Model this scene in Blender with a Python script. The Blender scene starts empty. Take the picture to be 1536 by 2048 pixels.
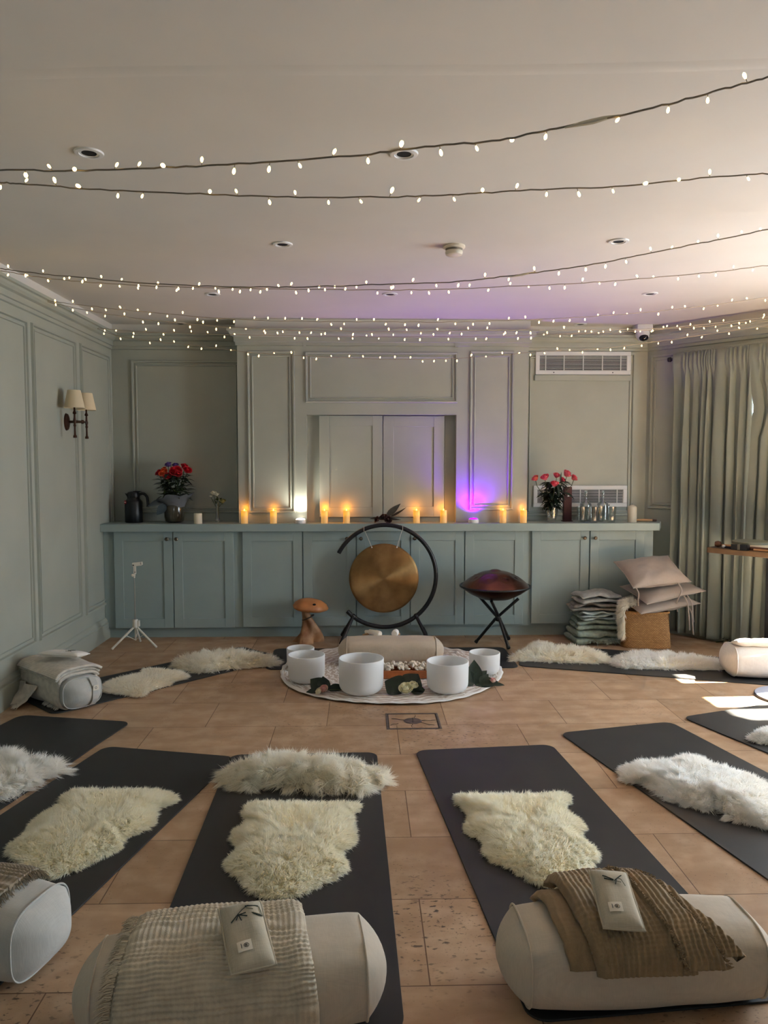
import bpy, math, random
import numpy as np
from mathutils import Vector, Matrix, noise
PI = math.pi
random.seed(7)
scene = bpy.context.scene
COL = scene.collection

# ------------------------------------------------------------------ camera
FPX = 1535.0
PITCH, YAW, CAMH = math.radians(3.655), math.radians(1.57), 1.40
_F = Vector((math.sin(YAW)*math.cos(PITCH), math.cos(YAW)*math.cos(PITCH), -math.sin(PITCH)))
_R = Vector((math.cos(YAW), -math.sin(YAW), 0)); _U = _R.cross(_F)
CAM = Vector((0, 0, CAMH))
def ray(u, v): return _F + _R*((u-768)/FPX) + _U*((1024-v)/FPX)
def atZ(u, v, z=0.0):
    d = ray(u, v); return CAM + d*((z-CAMH)/d.z)
def atY(u, v, y):
    d = ray(u, v); return CAM + d*(y/d.y)
def atX(u, v, x):
    d = ray(u, v); return CAM + d*(x/d.x)
def at_plane(u, v, a, b):
    """point of the sight line on the upright plane through plan points a and b"""
    n = Vector((b[1]-a[1], -(b[0]-a[0]), 0)); d = ray(u, v)
    t = (Vector((a[0], a[1], 0))-CAM).dot(n)/d.dot(n); return CAM + d*t
cd = bpy.data.cameras.new('camera'); cam = bpy.data.objects.new('camera', cd); COL.objects.link(cam)
cam.matrix_world = Matrix(((_R.x, _U.x, -_F.x, 0), (_R.y, _U.y, -_F.y, 0), (_R.z, _U.z, -_F.z, CAMH), (0, 0, 0, 1)))
cd.sensor_fit = 'VERTICAL'; cd.sensor_height = 34.6; cd.lens = 34.6*FPX/2048; cd.clip_start = .05
scene.camera = cam

# ------------------------------------------------------------------ materials
def lin(c): 
    return tuple(((x/255)/12.92 if x/255 <= .04045 else ((x/255+.055)/1.055)**2.4) for x in c)
def mat(name, rgb, rough=.6, metal=0.0, noise_amt=0.0, noise_scale=20, bump=0.0, bump_scale=60, spec=.5, sheen=0.0, trans=0.0, alt=None, rough_var=0.0):
    m = bpy.data.materials.new(name); m.use_nodes = True
    nt = m.node_tree; N = nt.nodes; L = nt.links
    b = N['Principled BSDF']
    c = lin(rgb)
    b.inputs['Base Color'].default_value = (*c, 1)
    b.inputs['Roughness'].default_value = rough; b.inputs['Metallic'].default_value = metal
    b.inputs['Specular IOR Level'].default_value = spec
    if sheen: b.inputs['Sheen Weight'].default_value = sheen
    tc = N.new('ShaderNodeTexCoord')
    if noise_amt or alt:
        nz = N.new('ShaderNodeTexNoise'); nz.inputs['Scale'].default_value = noise_scale; nz.inputs['Detail'].default_value = 5
        L.new(tc.outputs['Object'], nz.inputs['Vector'])
        mx = N.new('ShaderNodeMix'); mx.data_type = 'RGBA'
        c2 = lin(alt) if alt else tuple(max(0, x*(1-noise_amt)) for x in c)
        c1 = c if alt else tuple(min(1, x*(1+noise_amt*.6)) for x in c)
        mx.inputs['A'].default_value = (*c1, 1); mx.inputs['B'].default_value = (*c2, 1)
        rp = N.new('ShaderNodeMapRange'); rp.inputs['From Min'].default_value = .35; rp.inputs['From Max'].default_value = .65
        L.new(nz.outputs['Fac'], rp.inputs['Value']); L.new(rp.outputs['Result'], mx.inputs['Factor'])
        L.new(mx.outputs['Result'], b.inputs['Base Color'])
    if bump:
        n2 = N.new('ShaderNodeTexNoise'); n2.inputs['Scale'].default_value = bump_scale; n2.inputs['Detail'].default_value = 4
        L.new(tc.outputs['Object'], n2.inputs['Vector'])
        bp = N.new('ShaderNodeBump'); bp.inputs['Strength'].default_value = bump; bp.inputs['Distance'].default_value = .01
        L.new(n2.outputs['Fac'], bp.inputs['Height']); L.new(bp.outputs['Normal'], b.inputs['Normal'])
    if trans:
        out = N['Material Output']; tr = N.new('ShaderNodeBsdfTranslucent'); tr.inputs['Color'].default_value = (*c, 1)
        ms = N.new('ShaderNodeMixShader'); ms.inputs['Fac'].default_value = trans
        L.new(b.outputs['BSDF'], ms.inputs[1]); L.new(tr.outputs['BSDF'], ms.inputs[2]); L.new(ms.outputs['Shader'], out.inputs['Surface'])
    return m
def emit(name, rgb, strength, base=None):
    m = bpy.data.materials.new(name); m.use_nodes = True; b = m.node_tree.nodes['Principled BSDF']
    b.inputs['Base Color'].default_value = (*(base or rgb), 1)
    b.inputs['Emission Color'].default_value = (*rgb, 1); b.inputs['Emission Strength'].default_value = strength
    return m
def glass(name, rgb=(1, 1, 1), rough=0.0, thin=.88):
    m = bpy.data.materials.new(name); m.use_nodes = True; nt = m.node_tree; N = nt.nodes; L = nt.links
    N.remove(N['Principled BSDF']); out = N['Material Output']
    tr = N.new('ShaderNodeBsdfTransparent'); tr.inputs['Color'].default_value = (*rgb, 1)
    gl = N.new('ShaderNodeBsdfGlossy'); gl.inputs['Roughness'].default_value = .04
    fr = N.new('ShaderNodeLayerWeight'); fr.inputs['Blend'].default_value = .35
    mr = N.new('ShaderNodeMapRange'); mr.inputs['To Min'].default_value = 1-thin; mr.inputs['To Max'].default_value = .75
    L.new(fr.outputs['Facing'], mr.inputs['Value'])
    ms = N.new('ShaderNodeMixShader'); L.new(mr.outputs['Result'], ms.inputs['Fac'])
    L.new(tr.outputs['BSDF'], ms.inputs[1]); L.new(gl.outputs['BSDF'], ms.inputs[2]); L.new(ms.outputs['Shader'], out.inputs['Surface'])
    return m

# ------------------------------------------------------------------ mesh builder
class MB:
    def __init__(s): s.v = []; s.f = []; s.m = []
    def add(s, vs, fs, mi=0):
        o = len(s.v); s.v += [tuple(p) for p in vs]; s.f += [tuple(i+o for i in f) for f in fs]; s.m += [mi]*len(fs); return s
    def box(s, x0, x1, y0, y1, z0, z1, mi=0, rot=None, at=(0, 0, 0)):
        P = [(x, y, z) for z in (z0, z1) for y in (y0, y1) for x in (x0, x1)]
        if rot is not None: P = [tuple(rot @ Vector(p)+Vector(at)) for p in P]
        return s.add(P, [(0, 2, 3, 1), (4, 5, 7, 6), (0, 1, 5, 4), (2, 6, 7, 3), (0, 4, 6, 2), (1, 3, 7, 5)], mi)
    def prism(s, poly, z0, z1, mi=0):
        n = len(poly); P = [(p[0], p[1], z0) for p in poly]+[(p[0], p[1], z1) for p in poly]
        a = sum(poly[i][0]*poly[(i+1) % n][1]-poly[(i+1) % n][0]*poly[i][1] for i in range(n))
        F = [tuple(range(n-1, -1, -1)), tuple(range(n, 2*n))]+[(i, (i+1) % n, (i+1) % n+n, i+n) for i in range(n)]
        if a < 0: F = [f[::-1] for f in F]
        return s.add(P, F, mi)
    def grid(s, fn, nu, nv, mi=0, closeu=False, closev=False, flip=False):
        P = [fn(i/(nu if closeu else nu-1), j/(nv if closev else nv-1)) for i in range(nu) for j in range(nv)]
        F = []
        for i in range(nu if closeu else nu-1):
            for j in range(nv if closev else nv-1):
                a, b = i*nv+j, i*nv+(j+1) % nv; c, d = ((i+1) % nu)*nv+(j+1) % nv, ((i+1) % nu)*nv+j
                F.append((a, b, c, d) if flip else (a, d, c, b))
        return s.add(P, F, mi)
    def lathe(s, prof, n=32, at=(0, 0, 0), rot=None, mi=0, wob=None):
        """prof: (r, z) list from bottom to top"""
        o = Vector(at); P = []; F = []; idx = []
        for r, z in prof:
            if r < 1e-6:
                idx.append([len(P)]); P.append(Vector((0, 0, z)))
            else:
                idx.append(list(range(len(P), len(P)+n)))
                for k in range(n):
                    a = 2*PI*k/n; rr = r*(wob(a, z) if wob else 1); P.append(Vector((rr*math.cos(a), rr*math.sin(a), z)))
        if rot is not None: P = [rot @ p for p in P]
        P = [p+o for p in P]
        for A, B in zip(idx, idx[1:]):
            for k in range(n):
                k2 = (k+1) % n
                if len(A) == 1 and len(B) == 1: continue
                if len(A) == 1: F.append((A[0], B[k2], B[k])[::-1] if False else (A[0], B[k2], B[k]))
                elif len(B) == 1: F.append((A[k], A[k2], B[0]))
                else: F.append((A[k], A[k2], B[k2], B[k]))
        return s.add(P, F, mi)
    def tube(s, pts, r, n=8, mi=0, closed=False, cap=True):
        pts = [Vector(p) for p in pts]; m = len(pts); R = r if isinstance(r, (list, tuple)) else [r]*m
        P = []; F = []; up = None
        for i in range(m):
            if closed: t = pts[(i+1) % m]-pts[i-1]
            else: t = pts[min(i+1, m-1)]-pts[max(i-1, 0)]
            t = t.normalized() if t.length > 1e-9 else Vector((0, 0, 1))
            if up is None:
                up = Vector((0, 0, 1)) if abs(t.z) < .9 else Vector((1, 0, 0))
            x = t.cross(up)
            if x.length < 1e-6: x = t.cross(Vector((1, .3, 0)))
            x.normalize(); y = x.cross(t).normalized(); up = y
            for k in range(n):
                a = 2*PI*k/n; P.append(pts[i]+x*(R[i]*math.cos(a))+y*(R[i]*math.sin(a)))
        for i in range(m if closed else m-1):
            i2 = (i+1) % m
            for k in range(n):
                k2 = (k+1) % n; F.append((i*n+k, i2*n+k, i2*n+k2, i*n+k2))
        if cap and not closed: F += [tuple(range(n)), tuple(range((m-1)*n, m*n))[::-1]]
        return s.add(P, F, mi)
    def ball(s, c, rx, ry=None, rz=None, n=16, m=10, mi=0, rot=None):
        ry = rx if ry is None else ry; rz = rx if rz is None else rz
        M = Matrix.Diagonal((rx, ry, rz)); M = (rot @ M) if rot is not None else M
        return s.lathe([(math.cos(t)*1.0 if abs(abs(t)-PI/2) > 1e-6 else 0, math.sin(t)) for t in [-PI/2+PI*i/m for i in range(m+1)]], n, c, M, mi)
    def ring(s, o, u, v, n, w, h, inset, b, t, mi=0):
        """mitred rectangular bead on a panel with corner o, axes u and v, outward normal n"""
        o, u, v, n = map(Vector, (o, u, v, n)); prof = [(0, 0), (b*.2, t), (b*.75, t*.9), (b, 0)]
        P = []
        for ins, ht in prof:
            i = inset+ins
            for a, c in ((i, i), (w-i, i), (w-i, h-i), (i, h-i)): P.append(o+u*a+v*c+n*ht)
        F = []
        for k in range(3):
            for j in range(4): F.append((k*4+j, k*4+(j+1) % 4, k*4+4+(j+1) % 4, k*4+4+j))
        if u.cross(v).dot(n) < 0: F = [f[::-1] for f in F]
        return s.add(P, F, mi)
    def panel(s, o, u, v, n, w, h):
        s.ring(o, u, v, n, w, h, 0, .02, .016); s.ring(o, u, v, n, w, h, .034, .012, .010); return s
    def sweep(s, path, prof, mi=0):
        """horizontal moulding: plan path, profile (out to the right of travel, z)"""
        n = len(path); offs = []
        for i in range(n):
            def nrm(a, b):
                d = Vector((b[0]-a[0], b[1]-a[1], 0)).normalized(); return Vector((d.y, -d.x, 0))
            if i == 0: offs.append(nrm(path[0], path[1]))
            elif i == n-1: offs.append(nrm(path[-2], path[-1]))
            else:
                a, b = nrm(path[i-1], path[i]), nrm(path[i], path[i+1]); k = (a+b); k.normalize(); offs.append(k/max(.3, k.dot(a)))
        P = []; m = len(prof)
        for i in range(n):
            for q, z in prof: P.append(Vector((path[i][0], path[i][1], z))+offs[i]*q)
        F = []
        for i in range(n-1):
            for j in range(m-1): F.append((i*m+j, (i+1)*m+j, (i+1)*m+j+1, i*m+j+1))
        return s.add(P, F, mi)
    def xf(s, M):
        s.v = [tuple(M @ Vector(p)) for p in s.v]; return s

def build(name, mb, m, parent=None, smooth=35, bevel=0, subsurf=0, loc=None):
    me = bpy.data.meshes.new(name); me.from_pydata(mb.v, [], mb.f)
    for k in (m if isinstance(m, (list, tuple)) else [m]): me.materials.append(k)
    if isinstance(m, (list, tuple)): me.polygons.foreach_set('material_index', mb.m)
    if smooth:
        me.polygons.foreach_set('use_smooth', [True]*len(me.polygons))
        if smooth < 180: me.set_sharp_from_angle(angle=math.radians(smooth))
    me.update()
    o = bpy.data.objects.new(name, me); COL.objects.link(o)
    if parent is not None: o.parent = parent
    if loc is not None: o.location = loc
    if bevel:
        md = o.modifiers.new('bevel', 'BEVEL'); md.width = bevel; md.segments = 2; md.limit_method = 'ANGLE'; md.angle_limit = math.radians(50)
    if subsurf:
        md = o.modifiers.new('subsurf', 'SUBSURF'); md.levels = subsurf; md.render_levels = subsurf
    return o
def tag(o, label, cat, group=None):
    o['label'] = label; o['category'] = cat
    if group: o['group'] = group
    return o
def thing(name, label, cat, loc=(0, 0, 0), rz=0.0, group=None):
    o = bpy.data.objects.new(name, None); COL.objects.link(o); o.location = loc; o.rotation_euler = (0, 0, rz)
    o.empty_display_size = .05
    return tag(o, label, cat, group)
def struct(o, label=None):
    o['kind'] = 'structure'
    if label: o['label'] = label
    return o
def copy_thing(o, parent=None):
    c = o.copy(); COL.objects.link(c)
    if parent is not None: c.parent = parent
    for ch in list(o.children): copy_thing(ch, c)
    return c
def rotz(a): return Matrix.Rotation(a, 3, 'Z')
def roty(a): return Matrix.Rotation(a, 3, 'Y')
def rotx(a): return Matrix.Rotation(a, 3, 'X')
def nz(x, y, z=0.0): return noise.noise(Vector((x, y, z)))
def np_mesh(name, V, loops, starts, m, parent=None, smooth=True, normals=None):
    me = bpy.data.meshes.new(name); me.vertices.add(len(V)); me.vertices.foreach_set('co', V.astype(np.float32).ravel())
    me.loops.add(len(loops)); me.loops.foreach_set('vertex_index', loops.astype(np.int32))
    me.polygons.add(len(starts)); me.polygons.foreach_set('loop_start', starts.astype(np.int32))
    if smooth: me.polygons.foreach_set('use_smooth', np.ones(len(starts), bool))
    me.update(calc_edges=True); me.materials.append(m)
    if normals is not None: me.normals_split_custom_set_from_vertices(normals.astype(np.float32))
    o = bpy.data.objects.new(name, me); COL.objects.link(o)
    if parent is not None: o.parent = parent
    return o
# ------------------------------------------------------------------ paint and plaster
SAGE = mat('sage_paint', (160, 164, 152), rough=.5, noise_amt=.05, noise_scale=3, bump=.03, bump_scale=180)
SAGE_CAB = mat('sage_cabinet_paint', (146, 162, 159), rough=.42, noise_amt=.04, noise_scale=4, bump=.02, bump_scale=200)
PLASTER = mat('white_plaster', (216, 212, 204), rough=.8, noise_amt=.05, noise_scale=1.3, bump=.02, bump_scale=40)
WHITE_PAINT = mat('white_enamel', (225, 224, 220), rough=.4)
BLACK = mat('black_metal', (16, 16, 18), rough=.38)
DARKHOLE = mat('dark_void', (6, 6, 6), rough=.9)
STEEL = mat('aged_steel', (150, 140, 125), rough=.35, metal=1)
def tile_material():
    m = bpy.data.materials.new('travertine_tile'); m.use_nodes = True; nt = m.node_tree; N = nt.nodes; L = nt.links; b = N['Principled BSDF']
    tc = N.new('ShaderNodeTexCoord'); mp = N.new('ShaderNodeMapping'); L.new(tc.outputs['Object'], mp.inputs['Vector'])
    mp.inputs['Location'].default_value = (.196, -.33+.41*10, 0)
    br = N.new('ShaderNodeTexBrick'); L.new(mp.outputs['Vector'], br.inputs['Vector'])
    br.offset = .42; br.inputs['Scale'].default_value = 1; br.inputs['Mortar Size'].default_value = .0021; br.inputs['Mortar Smooth'].default_value = .3
    br.inputs['Brick Width'].default_value = .645; br.inputs['Row Height'].default_value = .41; br.inputs['Bias'].default_value = 0
    br.inputs['Color1'].default_value = (*lin((160, 132, 103)), 1); br.inputs['Color2'].default_value = (*lin((181, 152, 122)), 1)
    br.inputs['Mortar'].default_value = (*lin((104, 76, 52)), 1)
    def nt_noise(scale, detail, vec=None, dist=0.0):
        n = N.new('ShaderNodeTexNoise'); n.inputs['Scale'].default_value = scale; n.inputs['Detail'].default_value = detail; n.inputs['Distortion'].default_value = dist
        L.new(vec or tc.outputs['Object'], n.inputs['Vector']); return n.outputs['Fac']
    def rng(src, a, c, lo=0.0, hi=1.0):
        r = N.new('ShaderNodeMapRange'); r.inputs['From Min'].default_value = a; r.inputs['From Max'].default_value = c
        r.inputs['To Min'].default_value = lo; r.inputs['To Max'].default_value = hi; L.new(src, r.inputs['Value']); return r.outputs['Result']
    def mix(fac, A, B, blend='MIX'):
        x = N.new('ShaderNodeMix'); x.data_type = 'RGBA'; x.blend_type = blend
        if isinstance(fac, float): x.inputs['Factor'].default_value = fac
        else: L.new(fac, x.inputs['Factor'])
        for k, val in (('A', A), ('B', B)):
            if isinstance(val, tuple): x.inputs[k].default_value = (*val, 1)
            else: L.new(val, x.inputs[k])
        return x.outputs['Result']
    def mul(a, c):
        x = N.new('ShaderNodeMath'); x.operation = 'MULTIPLY'; L.new(a, x.inputs[0])
        if isinstance(c, float): x.inputs[1].default_value = c
        else: L.new(c, x.inputs[1])
        return x.outputs[0]
    # veined clouds stretched along the tile
    ms = N.new('ShaderNodeMapping'); ms.inputs['Scale'].default_value = (1.2, 5, 1); L.new(tc.outputs['Object'], ms.inputs['Vector'])
    c1 = mix(rng(nt_noise(2.2, 8, ms.outputs['Vector'], .6), .35, .7, 0, .55), br.outputs['Color'], lin((142, 110, 80)))
    c2 = mix(rng(nt_noise(9, 6), .45, .75, 0, .35), c1, lin((214, 190, 162)))
    # soft worn grey-brown blotches and pitted black specks that gather in patches
    c3 = mix(rng(nt_noise(1.1, 3), .55, .75, 0, .3), c2, lin((128, 98, 72)))
    m2_ = N.new('ShaderNodeMapping'); m2_.inputs['Scale'].default_value = (.55, 1, 1); L.new(tc.outputs['Object'], m2_.inputs['Vector']); ms2 = m2_.outputs['Vector']
    def near(x, y, r):
        d = N.new('ShaderNodeVectorMath'); d.operation = 'DISTANCE'; L.new(tc.outputs['Object'], d.inputs[0]); d.inputs[1].default_value = (x, y, 0); return rng(d.outputs['Value'], r*.25, r, 1, 0)
    def mx2(a, c):
        q = N.new('ShaderNodeMath'); q.operation = 'MAXIMUM'; L.new(a, q.inputs[0]); L.new(c, q.inputs[1]); return q.outputs[0]
    worn = mx2(mx2(near(.42, 3.86, .42), near(.20, 2.25, .42)), mx2(near(-1.02, 1.9, .4), mx2(near(.05, 4.35, .35), mul(rng(nt_noise(1.7, 2), .56, .66), .6))))
    spots = mul(rng(nt_noise(75, 4, ms2, .4), .59, .66), worn)
    c4 = mix(mul(spots, .85), c3, lin((44, 34, 27)))
    fine = mul(rng(nt_noise(120, 2), .66, .7), rng(nt_noise(2.5, 1), .45, .6, 0, .7))
    c5 = mix(fine, c4, lin((70, 52, 40)))
    c6 = mix(br.outputs['Fac'], c5, lin((100, 72, 50)))
    L.new(c6, b.inputs['Base Color'])
    L.new(rng(nt_noise(6, 5), .3, .7, .36, .6), b.inputs['Roughness']); b.inputs['Specular IOR Level'].default_value = .4
    bp = N.new('ShaderNodeBump'); bp.inputs['Strength'].default_value = .35; bp.inputs['Distance'].default_value = .004
    inv = N.new('ShaderNodeMath'); inv.operation = 'SUBTRACT'; inv.inputs[0].default_value = 1; L.new(br.outputs['Fac'], inv.inputs[1])
    h = N.new('ShaderNodeMath'); h.operation = 'MULTIPLY_ADD'; L.new(nt_noise(70, 5), h.inputs[0]); h.inputs[1].default_value = .12; L.new(inv.outputs[0], h.inputs[2])
    L.new(h.outputs[0], bp.inputs['Height']); L.new(bp.outputs['Normal'], b.inputs['Normal'])
    return m
TILE = tile_material()

# ------------------------------------------------------------------ shell
XL, XR, YB, YA, YC, ZC, YN = -2.06, 4.40, 6.42, 6.17, 6.05, 2.53, -4.2
W0, W1 = Vector((2.38, YB, 0)), Vector((XR, 3.93, 0))          # the slanting window wall
WD = (W1-W0).normalized(); WN = Vector((WD.y, -WD.x, 0))       # along it, and into the room
WLEN = (W1-W0).length
def wallpt(t, off=0.0, z=0.0): p = W0+WD*t+WN*off; return Vector((p.x, p.y, z))
struct(build('floor', MB().box(XL-.2, XR+.4, YN-.2, YB+.4, -.1, 0), TILE, smooth=0))
cb = MB(); rows = [YN-.2, 1.2, 2.28, 2.42, 3.4, 5.0, YB+.4]
cb.box(XL-.2, XR+.4, YN-.2, YB+.4, ZC, ZC+.12)
def seam(u, v):                                               # faint plaster ridge running across the ceiling
    x = XL+(XR-XL)*u; y = 2.36-.07*(x+1)+.02*math.sin(x*2.2); return (x, y-.03+.06*v, ZC-.0015*math.sin(PI*v))
cb.grid(seam, 40, 7)
struct(build('ceiling', cb, PLASTER))
struct(build('wall_left', MB().box(XL-.12, XL, YN-.2, YB+.12, 0, ZC), SAGE, smooth=0))
struct(build('wall_back', MB().box(XL, W0.x+.02, YB, YB+.12, 0, ZC), SAGE, smooth=0))
# chimney breast with the shallow cupboard recess
NX0, NX1, NZ = -.450, .750, 1.785
ch = MB(); CX0, CX1, CZ = -.995, 1.325, .9205
ch.box(CX0, NX0, YA, YB, CZ, ZC); ch.box(NX1, CX1, YA, YB, CZ, ZC); ch.box(NX0, NX1, YA, YB, NZ, ZC); ch.box(NX0, NX1, YA+.12, YB, CZ, NZ)
ch.box(NX0, NX0+.098, YA+.085, YA+.12, CZ, NZ); ch.box(NX1-.085, NX1, YA+.085, YA+.12, CZ, NZ); ch.box(NX0, NX1, YA+.09, YA+.12, CZ, CZ+.035)
struct(build('wall_chimney', ch, SAGE, smooth=0))
def shaker(mb, x0, x1, z0, z1, y0, y1, rail, top=None, bot=None, rec=.009):
    """door leaf facing -y: front at y0, back at y1, sunken flat panel"""
    top = top or rail; bot = bot or rail
    mb.box(x0, x1, y0+rec, y1, z0, z1); mb.box(x0, x0+rail, y0, y0+rec, z0, z1); mb.box(x1-rail, x1, y0, y0+rec, z0, z1)
    mb.box(x0+rail, x1-rail, y0, y0+rec, z1-top, z1); mb.box(x0+rail, x1-rail, y0, y0+rec, z0, z0+bot); return mb
struct(build('door_1', shaker(MB(), -.352, .158, .962, 1.78, YA+.045, YA+.07, .08), SAGE, smooth=0, bevel=.002), 'left sage cupboard door in the chimney recess')
struct(build('door_2', shaker(MB(), .164, .66, .962, 1.778, YA+.058, YA+.083, .085), SAGE, smooth=0, bevel=.002), 'right sage cupboard door in the chimney recess')
# slanting wall with a window behind the curtains, and the right wall with two windows
def wall_with_holes(name, o, d, n_out, length, holes, th=.14):
    b = MB(); ts = sorted({0.0, length, *[h[0] for h in holes], *[h[1] for h in holes]})
    def seg(t0, t1, z0, z1):
        a, c = o+d*t0, o+d*t1; e, f = a+n_out*th, c+n_out*th
        P = [(a.x, a.y, z0), (c.x, c.y, z0), (f.x, f.y, z0), (e.x, e.y, z0)]; b.prism([(p[0], p[1]) for p in P], z0, z1)
    for t0, t1 in zip(ts, ts[1:]):
        h = [k for k in holes if k[0] <= t0+1e-6 and k[1] >= t1-1e-6]
        if h: seg(t0, t1, 0, h[0][2]); seg(t0, t1, h[0][3], ZC)
        else: seg(t0, t1, 0, ZC)
    return struct(build(name, b, SAGE, smooth=0))
GLASSP = glass('window_glass', thin=.96)
def window(name, o, d, n_out, h):
    b = MB()
    def bar(t0, t1, z0, z1):
        a, c = o+d*t0+n_out*.05, o+d*t1+n_out*.05; e, f = o+d*t0+n_out*.10, o+d*t1+n_out*.10
        b.prism([(a.x, a.y), (c.x, c.y), (f.x, f.y), (e.x, e.y)], z0, z1)
    t0, t1, z0, z1 = h; w = .05
    bar(t0, t0+w, z0, z1); bar(t1-w, t1, z0, z1); bar(t0+w, t1-w, z0, z0+w); bar(t0+w, t1-w, z1-w, z1); (t1-t0 > .5 and bar((t0+t1)/2-.02, (t0+t1)/2+.02, z0+w, z1-w))
    fr = struct(build(name, b, WHITE_PAINT, smooth=0))
    g = MB(); a, c = o+d*(t0+w)+n_out*.075, o+d*(t1-w)+n_out*.075
    g.add([(a.x, a.y, z0+w), (c.x, c.y, z0+w), (c.x, c.y, z1-w), (a.x, a.y, z1-w)], [(0, 1, 2, 3)]); build('pane', g, GLASSP, fr, smooth=0)
    # daylight is guided through the opening
    ld = bpy.data.lights.new(name+'_portal', 'AREA'); ld.shape = 'RECTANGLE'; ld.size = t1-t0; ld.size_y = z1-z0; ld.cycles.is_portal = True
    lo = bpy.data.objects.new(name+'_portal', ld); COL.objects.link(lo)
    p = o+d*((t0+t1)/2)+n_out*.13; lo.location = (p.x, p.y, (z0+z1)/2); lo.rotation_euler = (-n_out).to_track_quat('-Z', 'Y').to_euler()
HA = [(.45, 1.40, .85, 2.05), (1.84, 2.20, .30, 2.15), (2.44, 3.12, .30, 2.15)]
wall_with_holes('wall_right_bay', W0, WD, -WN, WLEN, HA); [window('window_%d' % (k+1), W0, WD, -WN, h) for k, h in enumerate(HA)]
RO, RD, RNo = Vector((XR, 3.93, 0)), Vector((0, -1, 0)), Vector((1, 0, 0))
HB = [(.15, 1.0, .30, 2.15)]
wall_with_holes('wall_right', RO, RD, RNo, 3.93-YN, HB)
FO, FD, FNo = Vector((XL, YN, 0)), Vector((1, 0, 0)), Vector((0, -1, 0)); HF = [(2.05, 2.65, .9, 1.7)]
wall_with_holes('wall_front', FO, FD, FNo, XR-XL, HF); window('window_5', FO, FD, FNo, HF[0])  # unseen window added behind the camera as soft fill for the foreground
for k, h in enumerate(HB): window('window_%d' % (k+4), RO, RD, RNo, h)
# ------------------------------------------------------------------ mouldings
ring_path = [(XL, YN), (XL, YB), (CX0, YB), (CX0, YA), (CX1, YA), (CX1, YB), (W0.x, YB), (W1.x, W1.y), (XR, YN)]
struct(build('trim_1', MB().sweep(ring_path, [(0, 2.325), (.012, 2.33), (.012, 2.352), (.022, 2.356), (.022, 2.392), (.04, 2.40), (.052, 2.415), (.055, 2.43), (.07, 2.434), (.07, 2.452), (0, 2.454)]), SAGE, smooth=20), 'sage cornice moulding')
struct(build('trim_2', MB().sweep(ring_path, [(.012, 2.45), (.012, ZC+.002)]), PLASTER, smooth=0), 'white plaster band above the cornice')
struct(build('baseboard_left', MB().sweep([(XL, YN), (XL, YB)], [(.028, 0), (.028, .125), (.02, .13), (.02, .145), (.008, .163), (0, .168)]), SAGE, smooth=20))
struct(build('baseboard_right', MB().sweep([(W0.x, YB), (W1.x, W1.y), (XR, YN)], [(.028, 0), (.028, .125), (.02, .13), (.02, .145), (.008, .163), (0, .168)]), SAGE, smooth=20))
lw = MB(); ex, ey, ez = Vector((1, 0, 0)), Vector((0, 1, 0)), Vector((0, 0, 1))
for y0, y1 in ((4.82, 3.95), (5.62, 4.88), (6.36, 5.70), (3.88, 2.9), (2.82, 1.8)):
    lw.panel((XL, y0, .27), -ey, ez, ex, y0-y1, 2.0)
struct(build('trim_3', lw, SAGE, smooth=0), 'panel mouldings of the left wall')
bw = MB()
bw.panel((-1.90, YB, .985), ex, ez, -ey, .895, 1.255)          # left alcove
bw.panel((1.355, YB, .955), ex, ez, -ey, .92, 1.36)            # right alcove
bw.box(1.43, 2.235, YB-.018, YB, 2.085, 2.13)                  # ledge below the upper grille
struct(build('trim_4', bw, SAGE, smooth=0), 'panel mouldings of the alcoves')
cw = MB()
cw.panel((-.915, YA, 1.0), ex, ez, -ey, .375, 1.285); cw.panel((-.456, YA, 1.878), ex, ez, -ey, 1.214, .40); cw.panel((.856, YA, 1.02), ex, ez, -ey, .355, 1.27)
for x in (-.46, .745): cw.box(x-.012, x+.012, YA-.016, YA, 2.32, 2.36)
struct(build('trim_5', cw, SAGE, smooth=0), 'panel mouldings of the chimney breast')
rw = MB(); rw.panel(wallpt(.035, 0, 1.02), WD, ez, WN, .38, 1.27); rw.panel(wallpt(.30, 0, 2.10), WD, ez, WN, 1.1, .2)
struct(build('trim_6', rw, SAGE, smooth=0), 'panel mouldings of the bay wall')

# ------------------------------------------------------------------ built-in cupboards under the counter
ct = MB(); ct.prism([(XL+.001, YC), (2.37, YC), (2.475, 6.29), (2.37, YB), (XL+.001, YB)], .86, .92)
counter = tag(build('countertop', ct, SAGE_CAB, smooth=0, bevel=.003), 'long sage green countertop running under the alcoves and chimney breast', 'countertop')
def knob_mb():
    return MB().lathe([(0, 0), (.006, 0), (.006, .012), (.014, .018), (.015, .024), (.009, .030), (0, .031)], 16, (0, 0, 0), rotx(PI/2))
KNOB = mat('antique_brass_knob', (112, 100, 84), rough=.35, metal=1)
GRP = 'built-in cupboards under the counter'
def cupboard(label, xa, xb, doors, z0=.085):
    c = (xa+xb)/2; t = thing('built_in_cupboard', label, 'cupboard', (c, 6.12, 0), 0, GRP)
    b = MB(); b.box(xa-c, xb-c, 0, .295, z0, .86); b.box(xa-c, xb-c, .03, .295, 0, z0); build('body', b, SAGE_CAB, t, smooth=0)
    for x0, x1, kn, zb in doors:
        d = build('door', shaker(MB(), x0-c, x1-c, zb, .856, -.022, -.001, .07, .075, .075), SAGE_CAB, t, smooth=0, bevel=.0015)
        if kn is not None: build('knob', knob_mb(), KNOB, d, loc=(kn-c, -.022, .80))
def dx(u): return atY(u, 1100, 6.10).x
cupboard('sage cupboard at the left wall behind the white phone tripod', XL+.002, dx(476), [(dx(228), dx(345), dx(335), .085), (dx(347), dx(467), dx(354), .085)])
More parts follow.
